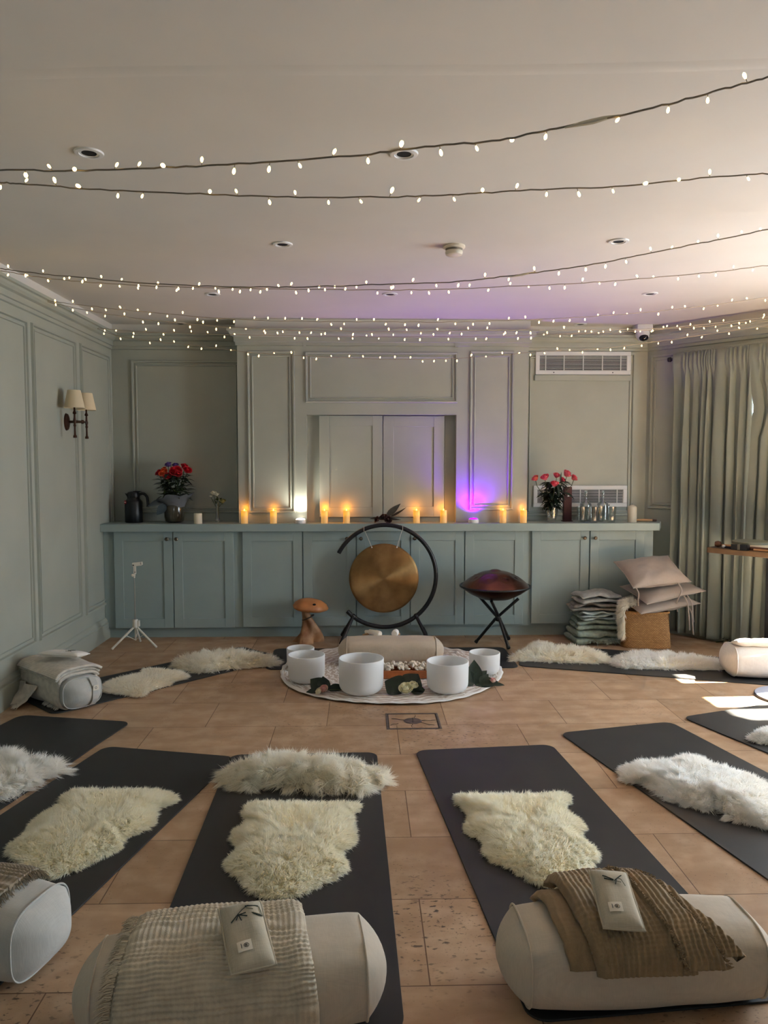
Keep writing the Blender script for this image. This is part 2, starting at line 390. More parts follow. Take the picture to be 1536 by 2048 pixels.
cupboard('sage single door cupboard behind the wooden mushroom, left of its split', dx(476), dx(605), [(dx(485), dx(604), None, .09)])
cupboard('sage double door cupboard right behind the gong disc', dx(605), dx(820.5), [(dx(606.5), dx(711.5), dx(694), .095), (dx(713.5), dx(819.5), dx(722), .095)])
cupboard('sage cupboard between the gong ring and the handpan', dx(820.5), dx(1055), [(dx(821.5), dx(928), dx(829), .1), (dx(930.5), dx(1047), None, .1)])
cupboard('sage cupboard behind the basket and the folded blankets', dx(1055), 2.345, [(dx(1064), dx(1178), dx(1168), .105), (dx(1180.5), dx(1288), dx(1189), .105)])

# ------------------------------------------------------------------ ceiling fittings and grilles
def downlight(u, v, label):
    p = atZ(u, v, ZC); t = thing('recessed_downlight', label, 'downlight', (p.x, p.y, ZC), 0, 'recessed ceiling downlights')
    build('trim_ring', MB().lathe([(.026, .002), (.027, -.003), (.034, -.0035), (.036, -.007), (.05, -.006), (.053, .001)], 40), WHITE_PAINT, t)
    build('lamp_well', MB().lathe([(.027, -.003), (.025, -.001), (.02, -.0015), (0, -.001)], 28), DARKHOLE, t)
for u, v, l in ((178, 305, 'unlit round downlight above the left end of the two front light strings'), (808, 307, 'unlit round downlight touching the front light string'),
                (565, 488, 'small unlit downlight midway along the ceiling, left of the smoke alarm'), (1237, 482, 'small unlit downlight to the right of the smoke alarm'),
                (425, 588, 'small unlit downlight over the left side near the back wall'), (780, 588, 'small unlit downlight in front of the chimney breast'),
                (1300, 587, 'small unlit downlight near the curtain corner of the ceiling'), (1161, 648, 'unlit downlight over the right alcove above the upper grille'),
                (361, 647, 'unlit downlight over the dark left alcove')): downlight(u, v, l)
p = atZ(908, 492, ZC); t = thing('smoke_alarm', 'white round smoke alarm on the ceiling', 'smoke alarm', (p.x, p.y, ZC))
CREAM_PL = mat('ivory_plastic', (214, 206, 188), rough=.45)
build('base', MB().lathe([(.058, 0), (.058, -.010), (.05, -.014), (.044, -.016)], 36), CREAM_PL, t)
build('vent_ring', MB().lathe([(.046, -.014), (.040, -.03)], 36), mat('alarm_slots', (110, 104, 92), rough=.7), t)
build('cap', MB().lathe([(.044, -.026), (.046, -.034), (.042, -.046), (.028, -.052), (0, -.053)], 36), CREAM_PL, t)
p = wallpt(.0, .0); t = thing('security_camera', 'white dome security camera high in the back corner', 'camera', (2.30, 6.33, ZC))
build('mount_box', MB().box(-.065, .065, -.06, .06, -.055, 0), WHITE_PAINT, t, bevel=.006)
build('dome', MB().lathe([(.055, -.052), (.056, -.075), (.05, -.1), (.03, -.125), (0, -.132)], 32), WHITE_PAINT, t)
build('lens', MB().ball((0, -.028, -.105), .038, .034, .03, 20, 12), mat('black_lens', (10, 10, 12), rough=.12), t)
def grille(label, x0, x1, z0, z1):
    c = (x0+x1)/2; w = (x1-x0)/2; t = thing('air_vent', label, 'vent', (c, YB, z0), 0, 'white wall grilles'); h = z1-z0; m_ = .033
    b = MB().box(-w, w, -.016, -.002, 0, m_).box(-w, w, -.016, -.002, h-m_, h).box(-w, -w+m_, -.016, -.002, m_, h-m_).box(w-m_, w, -.016, -.002, m_, h-m_)
    build('frame', b, WHITE_PAINT, t, smooth=0, bevel=.003)
    build('duct_shade', MB().box(-w+.02, w-.02, -.004, -.001, .02, h-.02), DARKHOLE, t, smooth=0)  # thin black sheet, stands in for the shade between the louvres
    b = MB(); n = 11
    for k in range(n):
        z = m_+(h-2*m_)*(k+.5)/n; b.box(-w+m_, w-m_, -.012, -.005, z-.0017, z+.0017)
    for f in (-.86, -.44, 0, .44, .86): b.box((w-m_)*f-.003, (w-m_)*f+.003, -.014, -.006, m_, h-m_)
    build('louvres', b, WHITE_PAINT, t, smooth=0)
    for sx in (-.62, .62): build('screw', MB().lathe([(.005, 0), (.004, .002), (0, .003)], 10, (sx*w, -.016, m_/2), rotx(PI/2)), BLACK, t)
grille('white slatted air vent above the ledge in the right alcove', 1.437, 2.235, 2.135, 2.325)
grille('white slatted air vent just above the counter behind the roses', 1.432, 2.225, 1.03, 1.21)
# ------------------------------------------------------------------ wall sconce
BRONZE = mat('dark_bronze', (70, 46, 34), rough=.4, metal=.7)
SHADE = mat('cream_shade', (236, 220, 186), rough=.8, trans=.25)
t = thing('wall_sconce', 'twin arm bronze wall sconce with two cream cone shades', 'wall lamp', (XL, 5.42, 1.685))
build('backplate', MB().lathe([(0, .022), (.03, .02), (.052, .012), (.058, 0)], 32, (0, 0, 0), roty(PI/2) @ Matrix.Diagonal((1.05, .75, 1))), BRONZE, t)
b = MB().tube([(.02, 0, 0), (.11, 0, 0)], .009, 10).tube([(.10, -.112, .0), (.112, -.05, 0), (.115, 0, 0), (.112, .05, 0), (.10, .112, 0)], .007, 10).ball((.112, 0, 0), .014)
build('arm', b, BRONZE, t)
for s in (-1, 1):
    st = MB().lathe([(0, -.115), (.013, -.113), (.012, -.10), (.007, -.092), (.006, -.04), (.010, -.03), (.007, -.02), (.011, 0), (.007, .02), (.006, .045), (.013, .052), (.010, .062), (.006, .07), (.006, .14), (0, .142)], 12, (.10, .112*s, 0))
    build('stem', st, BRONZE, t)
    build('lamp_shade', MB().lathe([(.067, .088), (.043, .208), (.041, .207), (.065, .089)], 36, (.10, .112*s, 0)), SHADE, t, smooth=60)
# ------------------------------------------------------------------ fairy light strings
BULB = emit('bulb_glow', (1.0, .64, .22), 11)
WIRE = mat('clear_wire', (150, 138, 118), rough=.35)
WIRE_D = mat('twisted_wire', (112, 104, 90), rough=.5)
bm_ = MB().tube([(0, 0, 0), (0, 0, -.014)], .0013, 5, 0).lathe([(0, -.034), (.0045, -.030), (.0058, -.024), (.0045, -.017), (.0022, -.0125), (0, -.012)], 8, mi=1)
bulb_mesh = bpy.data.meshes.new('bulb'); bulb_mesh.from_pydata(bm_.v, [], bm_.f); bulb_mesh.materials.append(WIRE_D); bulb_mesh.materials.append(BULB)
bulb_mesh.polygons.foreach_set('material_index', bm_.m); bulb_mesh.polygons.foreach_set('use_smooth', [True]*len(bulb_mesh.polygons))
def catmull(P, n):
    out = []
    for i in range(len(P)-1):
        p0, p1, p2, p3 = P[max(i-1, 0)], P[i], P[i+1], P[min(i+2, len(P)-1)]
        for k in range(n):
            s = k/n; out.append(.5*((2*p1)+(p2-p0)*s+(2*p0-5*p1+4*p2-p3)*s*s+(3*p1-p0-3*p2+p3)*s**3))
    return out+[P[-1]]
def light_string(label, px, yl, yr, wall_end, bulbs=None, rad=.0026, m=None, seed=1, ext=True):
    rnd = random.Random(seed); a, b = (-2.0, yl), (3.31, yr)
    sl_ = (yr-yl)/5.31; xe = min(XR-.02, (6.42+2.38*1.2326-yl-2*sl_-.09)/(sl_+1.2326))
    P = [at_plane(u, v, a, b) for u, v in px]
    for p in P: p.z = min(p.z, 2.515)
    def extend(p, q, x):                                       # carry the sag on to the wall
        k = (x-p.x)/(p.x-q.x); r = p+(p-q)*k; r.z = min(2.49, max(p.z, min(r.z, p.z+.05))); n = max(2, int((r-p).length/.12)); return [p+(r-p)*(i/n) for i in range(1, n+1)]
    if not wall_end: P = extend(P[0], P[1], XL+.02)[::-1]+P
    P = P+extend(P[-1], P[-2], xe)
    C = catmull(P, 8); t = thing('string_light', label, 'string lights', C[0], 0, 'fairy light strings under the ceiling')
    o = C[0]; L = [(c-o)+Vector((0, rnd.uniform(-1, 1)*.0015, rnd.uniform(-1, 1)*.002)) for c in C]
    build('cable', MB().tube(L, rad, 6), m or WIRE, t)
    def hang(p, d, k=1.0):
        q = bpy.data.objects.new('bulb', bulb_mesh); COL.objects.link(q); q.parent = t; q.location = p-o
        q.rotation_euler = (-d).to_track_quat('Z', 'Y').to_euler(); q.scale = (k, k, k)
    last = atZ(1536, 400, 2.4)
    if bulbs:
        for u, v in bulbs:
            tip = at_plane(u, v, a, b); best = min(C, key=lambda c: (c.x-tip.x)**2)
            i = C.index(best); nb = C[min(i+1, len(C)-1)]; pr = C[max(i-1, 0)]
            f = (tip.x-pr.x)/max(1e-6, nb.x-pr.x); base = pr+(nb-pr)*max(0, min(1, f)); d = tip-base; d.x += rnd.uniform(-.012, .012)
            if d.length < .012: d = Vector((rnd.uniform(-.4, .4), -1 if rnd.random() < .5 else 1, rnd.uniform(-.3, .3)))
            hang(base, d.normalized(), min(1.1, max(.72, d.length/.030)))
    else:
        s = 0.0; nxt = .05
        for p, q in zip(C, C[1:]):
            seg = (q-p).length
            while s+seg > nxt:
                w = p+(q-p)*((nxt-s)/seg)
                ang = rnd.choice((0, 0, 0, PI, PI, rnd.uniform(0, 2*PI))) + rnd.gauss(0, .5)
                d = Vector((rnd.gauss(0, .25), math.sin(ang), -math.cos(ang))).normalized()
                if w.x < .62*w.y+.2: hang(w, d, rnd.uniform(.68, .88))
                nxt += .104+rnd.uniform(-.022, .022)
            s += seg
    return t
s1 = light_string('foremost string of fairy lights, climbing steeply to the right above the other strings', [(0, 340), (150, 341), (330, 335), (500, 327), (700, 312), (850, 294), (1000, 280), (1100, 259), (1200, 240), (1340, 207), (1450, 178), (1536, 155)], 2.7, 1.40, False,
    [(50, 345), (105, 332), (152, 341), (228, 331), (273, 329), (333, 335), (403, 315), (470, 347), (540, 343), (595, 331), (663, 299), (735, 326), (800, 295), (879, 310), (949, 300), (1027, 274), (1094, 278), (1243, 238), (1338, 223), (1415, 205), (1495, 147)], .0027, WIRE_D)
q = at_plane(1185, 243, (-2, 2.7), (3.31, 1.40))-Vector(s1.location)
build('connector', MB().tube([q+Vector((-.07, .012, -.012)), q+Vector((-.03, .006, -.004)), q, q+Vector((.03, -.006, .006)), q+Vector((.07, -.012, .012))], [.002, .006, .0075, .006, .002], 8), mat('clear_sleeve', (190, 186, 165), rough=.3), s1)
light_string('second string of fairy lights from the front, sagging low across the near ceiling', [(0, 365), (60, 369), (200, 379), (400, 388), (600, 395), (760, 394), (900, 390), (1040, 381), (1230, 373), (1420, 355), (1536, 347)], 2.75, 2.75, False,
    [(3, 376), (47, 362), (113, 356), (166, 376), (237, 395), (288, 395), (419, 392), (476, 381), (537, 408), (592, 382), (656, 406), (717, 404), (779, 376), (843, 402), (905, 400), (965, 386), (1030, 368), (1094, 392), (1154, 392), (1223, 383), (1282, 364), (1357, 361), (1420, 340), (1492, 357)], .0026, WIRE_D)
s3 = light_string('string of fairy lights with a clear connector, rising right past the smoke alarm', [(1, 537), (60, 545), (170, 556), (330, 569), (500, 574), (640, 573), (760, 569), (900, 564), (1000, 554), (1100, 541), (1200, 526), (1320, 502), (1430, 481), (1536, 459)], 4.36, 3.12, True, None, .0028, WIRE_D, 3)
q = at_plane(1046, 549, (-2, 4.36), (3.31, 3.12))-Vector(s3.location)
build('connector', MB().tube([q+Vector((-.06, .012, -.01)), q, q+Vector((.06, -.012, .01))], [.002, .006, .002], 8), bpy.data.materials['clear_sleeve'], s3)
light_string('string of fairy lights just below and behind the one with the clear connector', [(1, 541), (90, 556), (200, 566), (330, 573), (520, 577), (700, 580), (860, 579), (1016, 573), (1150, 567), (1300, 556), (1420, 545), (1536, 531)], 4.36, 3.95, True, None, .0022, WIRE, 4)
light_string('string of fairy lights crossing at the line where ceiling meets chimney breast', [(95, 602), (180, 612), (300, 625), (464, 638), (620, 643), (770, 644), (900, 644), (1016, 641), (1150, 635), (1290, 625), (1420, 611), (1536, 595)], 5.0, 4.9, True, None, .002, WIRE, 5)
light_string('string of fairy lights dipping along the white band above the cornice', [(95, 604), (180, 622), (300, 640), (464, 655), (620, 661), (780, 664), (900, 662), (1030, 660), (1150, 660), (1290, 658), (1420, 648), (1536, 634)], 5.0, 5.45, True, None, .002, WIRE, 6)
light_string('string of fairy lights running level across the chimney cornice to the security camera', [(195, 656), (280, 663), (420, 668), (600, 672), (800, 674), (1016, 672), (1151, 667), (1287, 661), (1420, 651), (1536, 638)], 5.8, 5.5, True, None, .002, WIRE, 7)
light_string('lowest hindmost string of fairy lights, hanging in front of the wall panels', [(195, 658), (240, 673), (320, 684), (400, 692), (500, 705), (600, 711), (700, 716), (800, 719), (900, 717), (1000, 711), (1070, 704), (1180, 699), (1300, 685), (1420, 668), (1536, 652)], 5.8, 5.6, True, None, .002, WIRE, 8)

# ------------------------------------------------------------------ curtains
CURT = mat('grey_green_curtain', (124, 132, 123), rough=.75, noise_amt=.04, noise_scale=6, sheen=.2)
def curtain(name, label, t0f, t1, folds, seed, z0=.03, z1=2.275):
    rnd = random.Random(seed); amp = [rnd.uniform(.45, 1.4) for _ in range(40)]; ph = [rnd.uniform(-.5, .5) for _ in range(40)]
    def fn(a, c):
        z = z0+(z1-z0)*c; t0 = t0f(z); tt = t0+(t1-t0)*a
        w = folds*(a+.035*math.sin(a*11+seed)+.02*math.sin(a*23+seed)); i = int(w) % 39; k = amp[i]*(1-(w % 1))+amp[i+1]*(w % 1)
        low = 1-c; A = (.010+.017*min(1, low*2.5))*k
        drift = .8*nz(w*.6, z*.9, seed)*min(1, low*2.5)
        off = .066+A*math.sin(2*PI*w+ph[i]*.6+drift)+.010*nz(w*1.7, z*1.6, seed+5)*min(1, low*4)
        hd = max(0, min(1, (c-.90)/.05))                                       # gathered heading that hides the rod
        off = off*(1-hd)+hd*(.066+.026+.005*math.sin(2*PI*w*2.3+ph[i]*2)+.004*nz(w*3, z*20, seed))
        if c > .975: off -= .010*(c-.975)/.025
        if abs(c-.925) < .009: off -= .006
        if z < .2: off += .015*nz(w, 3, seed)*(1-z/.2)
        zz = z+(.012*nz(w*3, 7, seed) if c > .97 else 0)+(.012*nz(w*.7, 1, seed) if c < .02 else 0)
        tt += .014*math.sin(4*PI*w+1.3)*min(1, low*3)
        return wallpt(tt, off, zz)
    o = build(name, MB().grid(fn, int(folds*26), 60), CURT, smooth=180)
    md = o.modifiers.new('cloth_thickness', 'SOLIDIFY'); md.thickness = .003; md.offset = 0
    return tag(o, label, 'curtain', 'pair of curtains over the bay window')
curtain('curtain', 'grey green floor length curtain nearest the counter end', lambda z: .275, .905, 8.6, 2)
curtain('curtain', 'grey green curtain to the right of the bright slit, behind the table', lambda z: .872+.02*(z-1.8)+.047*max(0, 1-abs(z-1.80)/.20)**.6, 1.475, 6.6, 9)
r = MB().tube([wallpt(.25, .066, 2.232), wallpt(1.49, .066, 2.232)], .0115, 12)
rt = thing('curtain_rod', 'black curtain rod above the grey green curtains', 'curtain rod', wallpt(.25, .066, 2.232)); r.xf(Matrix.Translation(-Vector(rt.location))); build('rod', r, BLACK, rt)
build('finial', MB().lathe([(0, -.03), (.018, -.026), (.02, -.008), (.014, 0), (0, .002)], 16, (0, 0, 0), WD.to_track_quat('Z', 'Y').to_matrix()), BLACK, rt)
for tt in (.27, 1.45):
    build('bracket', MB().tube([wallpt(tt, 0.0, 2.232)-Vector(rt.location), wallpt(tt, .066, 2.232)-Vector(rt.location)], .008, 8), BLACK, rt)

# ------------------------------------------------------------------ table by the curtains
TABLEW = mat('brown_table_wood', (96, 74, 52), rough=.45, noise_amt=.3, noise_scale=9)
T0 = Vector((2.515, 5.525, 0)); ang = math.atan2(WD.y, WD.x)
tb = thing('side_table', 'small brown wooden table on a black column in front of the curtains', 'table', (T0.x, T0.y, 0), ang)
build('table_top', MB().box(0, .80, 0, .30, .745, .785), TABLEW, tb, bevel=.004)
build('column', MB().box(.385, .425, .10, .14, .02, .745), BLACK, tb, bevel=.003)
build('base_plate', MB().box(.25, .56, .02, .25, 0, .02), BLACK, tb, bevel=.004)
def on_table(x, y): p = T0+WD*x-WN*y; return (p.x, p.y, .785)
DRUMSKIN = mat('drum_skin', (120, 122, 104), rough=.5, noise_amt=.15, noise_scale=8)
t = thing('frame_drum', 'shallow round frame drum lying on the brown table', 'drum', on_table(.25, .165))
build('skin', MB().lathe([(.131, .036), (.133, .05), (.129, .054), (0, .056)], 48), DRUMSKIN, t)
build('hoop', MB().lathe([(.125, 0), (.130, 0), (.131, .040), (.125, .040)], 48), mat('pale_drum_hoop', (196, 178, 146), rough=.5), t)
WALNUT = mat('walnut', (88, 52, 30), rough=.4, noise_amt=.3, noise_scale=25)
PALEWOOD = mat('pale_wood', (186, 142, 98), rough=.5, noise_amt=.2, noise_scale=20)
def stick(name, label, cat, x, y, a, parts):
    t = thing(name, label, cat, on_table(x, y), ang+a)
    for nm, mb, m in parts: build(nm, mb, m, t)
hx = rotx(0) @ roty(PI/2)
stick('mallet', 'wooden mallet with a round head at the left end of the table', 'mallet', .06, .05, .25, [('head', MB().lathe([(0, -.025), (.018, -.02), (.024, 0), (.018, .02), (.008, .026), (0, .027)], 18, (0, 0, .0245), hx), WALNUT), ('handle', MB().tube([(.02, 0, .02), (.22, 0, .012)], .006, 8), PALEWOOD)])
stick('shaker', 'small black percussion block on the table before the drum', 'percussion', .235, .016, .05, [('body', MB().box(-.055, .06, -.02, .02, 0, .038), BLACK), ('band', MB().box(-.01, .008, -.0215, .0215, 0, .0395), STEEL)])
stick('drum_beater', 'dark beater with a pale tip at the table edge', 'beater', .17, .022, -.12, [('shaft', MB().tube([(-.05, 0, .008), (.12, 0, .008)], .006, 8), BLACK), ('tip', MB().ball((-.058, 0, .0125), .0122), WHITE_PAINT)])
stick('flute', 'brown wooden flute lying along the front of the table', 'flute', .40, .05, .02, [('tube', MB().tube([(-.11, 0, .013), (.30, 0, .013)], [.013, .011], 12), WALNUT), ('mouthpiece', MB().tube([(-.135, 0, .013), (-.11, 0, .013)], .014, 12), BLACK)])
stick('drum_beater', 'pale wooden beater at the front right of the table', 'beater', .42, .018, -.02, [('shaft', MB().tube([(-.09, 0, .008), (.13, 0, .008)], .0065, 8), PALEWOOD), ('tip', MB().ball((.135, 0, .0125), .0122), WHITE_PAINT)])
# ------------------------------------------------------------------ things on the counter
CT = .92
def on_counter(u, y): return (atY(u, 1040, y).x, y, CT)
GREEN_D = mat('dark_leaf', (30, 44, 26), rough=.5, noise_amt=.3, noise_scale=30)
GREEN_M = mat('mid_leaf', (66, 84, 44), rough=.5, noise_amt=.3, noise_scale=30)
STEMG = mat('green_stem', (62, 72, 36), rough=.6)
GLASS = glass('clear_glass', (.93, .95, .94))
GLASS_SMOKE = glass('smoked_glass', (.42, .40, .34), thin=.8)
def leaf(mb, base, d, up, L, W, bend=.3, n=7, mi=0):
    """pointed leaf with a folded midrib, starting at base along d"""
    d = Vector(d).normalized(); s = d.cross(Vector(up)).normalized(); w = s.cross(d)
    V = []; F = []
    for i in range(n+1):
        a = i/n; c = Vector(base)+d*(L*a)-w*(bend*L*a*a); h = W*math.sin(PI*min(1, a**.75*1.0))*.5+1e-4
        V += [c-s*h+w*h*.25, c, c+s*h+w*h*.25]
    for i in range(n):
        for j in range(2): F.append((i*3+j, i*3+j+1, i*3+4+j, i*3+3+j))
    return mb.add(V, F, mi)
def rose(mb, c, ax, r, seed=0, open_=.55):
    rnd = random.Random(seed); ax = Vector(ax).normalized(); R = ax.to_track_quat('Z', 'Y').to_matrix(); c = Vector(c)
    mb.lathe([(0, -.6*r), (.28*r, -.55*r), (.42*r, -.1*r), (.36*r, .35*r), (.18*r, .5*r), (0, .42*r)], 10, c, R)
    for layer, (rad, cnt, h, flare) in enumerate(((.34, 3, .72, .0), (.56, 4, .68, .05), (.78, 5, .56, .14), (.96, 6, .40, .30))):
        for k in range(cnt):
            a0 = 2*PI*(k+.4*layer+rnd.uniform(-.1, .1))/cnt; wd = 2*PI/cnt*.66; hh = h+rnd.uniform(-.07, .07)
            def fn(a, b):
                th = a0+(a-.5)*2*wd*(.5+.5*b)*(1-.3*b*b*b); lip = max(0, b-.72)/.28
                rr = r*rad*((.25+.75*math.sin(min(1, b*1.25)*PI/2))*(1-.12*max(0, b-.6)*(1-flare*3*open_))+flare*open_*lip*.7)
                z = r*(-.6+(hh+.6)*math.sin(b*PI/2)**1.1*(1-.10*(2*a-1)**2))-r*flare*.35*open_*lip**2
                return c+R @ Vector((rr*math.cos(th), rr*math.sin(th), z))
            mb.grid(fn, 7, 8)
# thermos jug
BLKPL = mat('black_plastic', (10, 10, 11), rough=.4)
t = thing('thermos_jug', 'black thermos jug with a red tag at the left end of the counter', 'jug', on_counter(268, 6.26), 0)
build('body', MB().lathe([(0, 0), (.066, 0), (.069, .006), (.069, .165), (.062, .178), (.05, .19), (.048, .2)], 40), BLKPL, t)
build('lid', MB().lathe([(.048, .2), (.05, .205), (.05, .232), (.044, .244), (.02, .25), (0, .251)], 32).box(.0, .06, -.012, .012, .243, .254).add([(-.045, -.02, .232), (-.045, .02, .232), (-.07, 0, .236), (-.045, -.015, .205), (-.045, .015, .205)], [(0, 2, 1), (0, 3, 2), (1, 2, 4), (2, 3, 4)]), BLKPL, t)
build('handle', MB().tube(catmull([Vector(p) for p in ((.045, 0, .225), (.08, 0, .232), (.108, 0, .205), (.115, 0, .15), (.113, 0, .125))], 6), .011, 10), BLKPL, t)
tg = build('swing_tag', MB().lathe([(0, 0), (.014, 0), (.014, .002), (0, .002)], 20, (-.052, -.05, .165), rotx(PI/2) @ roty(-.6)), mat('red_tag', (170, 20, 36), rough=.5), t, smooth=0)
build('stripe', MB().box(-.009, .009, -.003, .003, .0021, .0029).xf(Matrix.Translation((-.052, -.05, .165)) @ (rotx(PI/2) @ roty(-.6)).to_4x4()), WHITE_PAINT, tg, smooth=0)
# bouquet with tulle in a smoked vase
vp = on_counter(349, 6.23)
t = thing('glass_vase', 'smoky grey glass vase wrapped in tulle at the left of the counter', 'vase', vp)
build('bowl', MB().lathe([(0, .004), (.055, .004), (.072, .012), (.079, .05), (.079, .15), (.072, .175), (.069, .175), (.075, .15), (.075, .05), (.068, .016), (0, .012)], 40), mat('smoked_glass_body', (70, 66, 54), rough=.12, noise_amt=.2, noise_scale=12), t)
tul = MB()
def tulle(a, b):
    th = 2*PI*a; f = math.sin(3*th+1)*.5+.35*math.sin(7*th)+.25*math.sin(11*th+2); rr = .084+.020*b+.040*b*b*(1+.7*f); z = .125+.105*b+.018*b*f-.05*b*b*max(0, math.cos(th-3.3))
    return (rr*math.cos(th), rr*math.sin(th)*.9, z+.010*nz(a*9, b*3))
tul.grid(tulle, 60, 12, closeu=True)
build('tulle_wrap', tul, mat('grey_tulle', (112, 116, 120), rough=.8, trans=.3), t, smooth=180)
bw_ = MB(); leaf(bw_, (-.06, -.06, .16), (-.8, -.2, -.05), (0, -.4, 1), .14, .12, .15); leaf(bw_, (-.05, -.07, .15), (-.6, -.3, -.75), (.3, -.8, .3), .11, .07, .1)
build('bow', bw_, mat('slate_ribbon', (44, 60, 66), rough=.6, sheen=.3), t, smooth=180)
b0 = thing('flower_bouquet', 'bouquet of red and orange blooms standing in the smoky glass vase', 'flowers', (vp[0], vp[1], CT+.165))
rnd = random.Random(11)
RED = mat('red_petals', (196, 22, 40), rough=.55, noise_amt=.25, noise_scale=40); ORANGE = mat('orange_petals', (226, 92, 48), rough=.55, noise_amt=.2, noise_scale=40); LILAC = mat('lilac_petals', (112, 82, 150), rough=.6, noise_amt=.25, noise_scale=40)
stm = MB(); lf = MB()
for i, (x, y, z, r, m) in enumerate(((-.115, 0, .235, .03, RED), (-.07, -.04, .235, .035, ORANGE), (.03, -.05, .245, .045, RED), (.11, -.01, .255, .034, RED), (.075, .05, .285, .03, RED), (-.055, .05, .30, .028, LILAC), (0, .06, .295, .026, LILAC), (-.03, -.07, .21, .03, RED), (-.09, .05, .262, .026, ORANGE), (.055, -.075, .225, .026, RED))):
    mb = MB(); rose(mb, (x, y, z), (x*1.5, y*1.5-.16, .22), r*1.05, i, .8); build('bloom', mb, m, b0, smooth=180)
    stm.tube([(x*.15, y*.15, -.13), (x*.5, y*.5, .08), (x, y, z-r*.5)], .0028, 5)
for k in range(210):
    a = rnd.uniform(0, 2*PI); rr = rnd.uniform(.01, .105); z = rnd.uniform(.04, .235); leaf(lf, (rr*math.cos(a), rr*math.sin(a)*.8, z), (math.cos(a), math.sin(a), rnd.uniform(-.3, .9)), (0, 0, 1), rnd.uniform(.045, .08), rnd.uniform(.024, .040), .35)
for k in range(3): leaf(lf, (-.01+.012*k, -.02, .15), (-.05+.08*k, 0, 1), (0, -1, 0), .16-.02*k, .018, .03, 7)
build('stem', stm, STEMG, b0); build('foliage', lf, GREEN_D, b0, smooth=180)
lf2 = MB()
for k in range(26):
    a = rnd.uniform(-PI, 0); rr = rnd.uniform(.05, .105); leaf(lf2, (rr*math.cos(a), rr*math.sin(a)*.8, rnd.uniform(.06, .2)), (math.cos(a), math.sin(a)-.3, rnd.uniform(-.2, .6)), (0, 0, 1), .045, .03, .35)
build('pale_foliage', lf2, GREEN_M, b0, smooth=180)
# bud vase with white flowers
vp = on_counter(435, 6.27)
t = thing('bud_vase', 'slim clear glass bud vase in the left alcove', 'vase', vp)
build('tube', MB().lathe([(0, .004), (.02, .002), (.021, .02), (.014, .06), (.013, .12), (.019, .16), (.018, .16), (.012, .12), (.012, .06), (.017, .02), (0, .012)], 24), GLASS, t)
t = thing('white_flowers', 'sprig of small white flowers in the slim bud vase', 'flowers', (vp[0], vp[1], CT+.02))
CREAMP = mat('cream_petals', (232, 228, 206), rough=.55, noise_amt=.08, noise_scale=40); PALEG = mat('pale_green_petals', (168, 164, 108), rough=.6)
for i, (x, y, z, r, m) in enumerate(((-.028, -.01, .215, .024, CREAMP), (.0, -.02, .205, .02, CREAMP), (-.05, 0, .19, .012, CREAMP), (.045, -.01, .15, .026, PALEG))):
    mb = MB(); rose(mb, (x, y, z), (x, -.3, .8), r, i+20, .8); build('bloom', mb, m, t, smooth=180)
b = MB(); b2 = MB()
for x, z in ((-.028, .20), (0, .19), (-.05, .18), (.045, .135)): b.tube([(x*.1, 0, .0), (x*.2, 0, .1), (x, 0, z)], .002, 5)
for k in range(14): leaf(b2, (rnd.uniform(-.03, .03), -.005, rnd.uniform(.11, .18)), (rnd.uniform(-1, 1), -.4, rnd.uniform(-.2, .8)), (0, 0, 1), .035, .016, .3)
build('stem', b, STEMG, t); build('foliage', b2, GREEN_M, t, smooth=180)
# candles
WAX = mat('ivory_wax', (232, 224, 200), rough=.45)
WAX_B = mat('cream_wax', (226, 218, 196), rough=.5, trans=.2)
def pillar(name, label, u, y, r, h, dome=False, scal=False):
    t = thing(name, label, 'candle', on_counter(u, y))
    top = [(r*.97, h-.004), (r*.9, h), (r*.5, h-.004 if not dome else h+.006), (0, h-.006 if not dome else h+.012)]
    if dome: top = [(r*.98, h-.012), (r*.86, h-.002), (r*.5, h+.006), (.004, h+.012), (0, h+.012)]
    build('wax', MB().lathe([(0, 0), (r*.97, 0), (r, .003)]+top, 36), WAX_B, t, smooth=50)
    build('wick', MB().tube([(0, 0, h-.004+(.014 if dome else 0)), (.001, 0, h+.006+(.014 if dome else 0))], .0012, 5), BLACK, t)
pillar('pillar_candle', 'unlit ivory candle between the smoky vase and the bud vase', 396, 6.10, .033, .083)
pillar('pillar_candle', 'tall unlit ivory pillar candle to the right of the glasses', 1264, 6.14, .036, .132, True)
def glow_wax():
    m = bpy.data.materials.new('lit_wax'); m.use_nodes = True; nt = m.node_tree; N = nt.nodes; L = nt.links; b = N['Principled BSDF']
    b.inputs['Base Color'].default_value = (*lin((222, 180, 120)), 1); b.inputs['Roughness'].default_value = .5
    tc = N.new('ShaderNodeTexCoord'); sp = N.new('ShaderNodeSeparateXYZ'); L.new(tc.outputs['Object'], sp.inputs['Vector'])
    r = N.new('ShaderNodeValToRGB'); mr = N.new('ShaderNodeMapRange'); mr.inputs['From Max'].default_value = .105; L.new(sp.outputs['Z'], mr.inputs['Value'])
    L.new(mr.outputs['Result'], r.inputs['Fac']); e = r.color_ramp.elements
    e[0].position = 0; e[0].color = (.30, .17, .05, 1); e[1].position = 1; e[1].color = (.95, .36, .012, 1)
    x = e.new(.45); x.color = (.55, .24, .03, 1); x = e.new(.68); x.color = (1.0, .46, .02, 1)
    L.new(r.outputs['Color'], b.inputs['Emission Color']); b.inputs['Emission Strength'].default_value = .8
    return m
GLOWWAX = glow_wax(); FLAME = emit('led_flame', (1, .62, .08), 9)
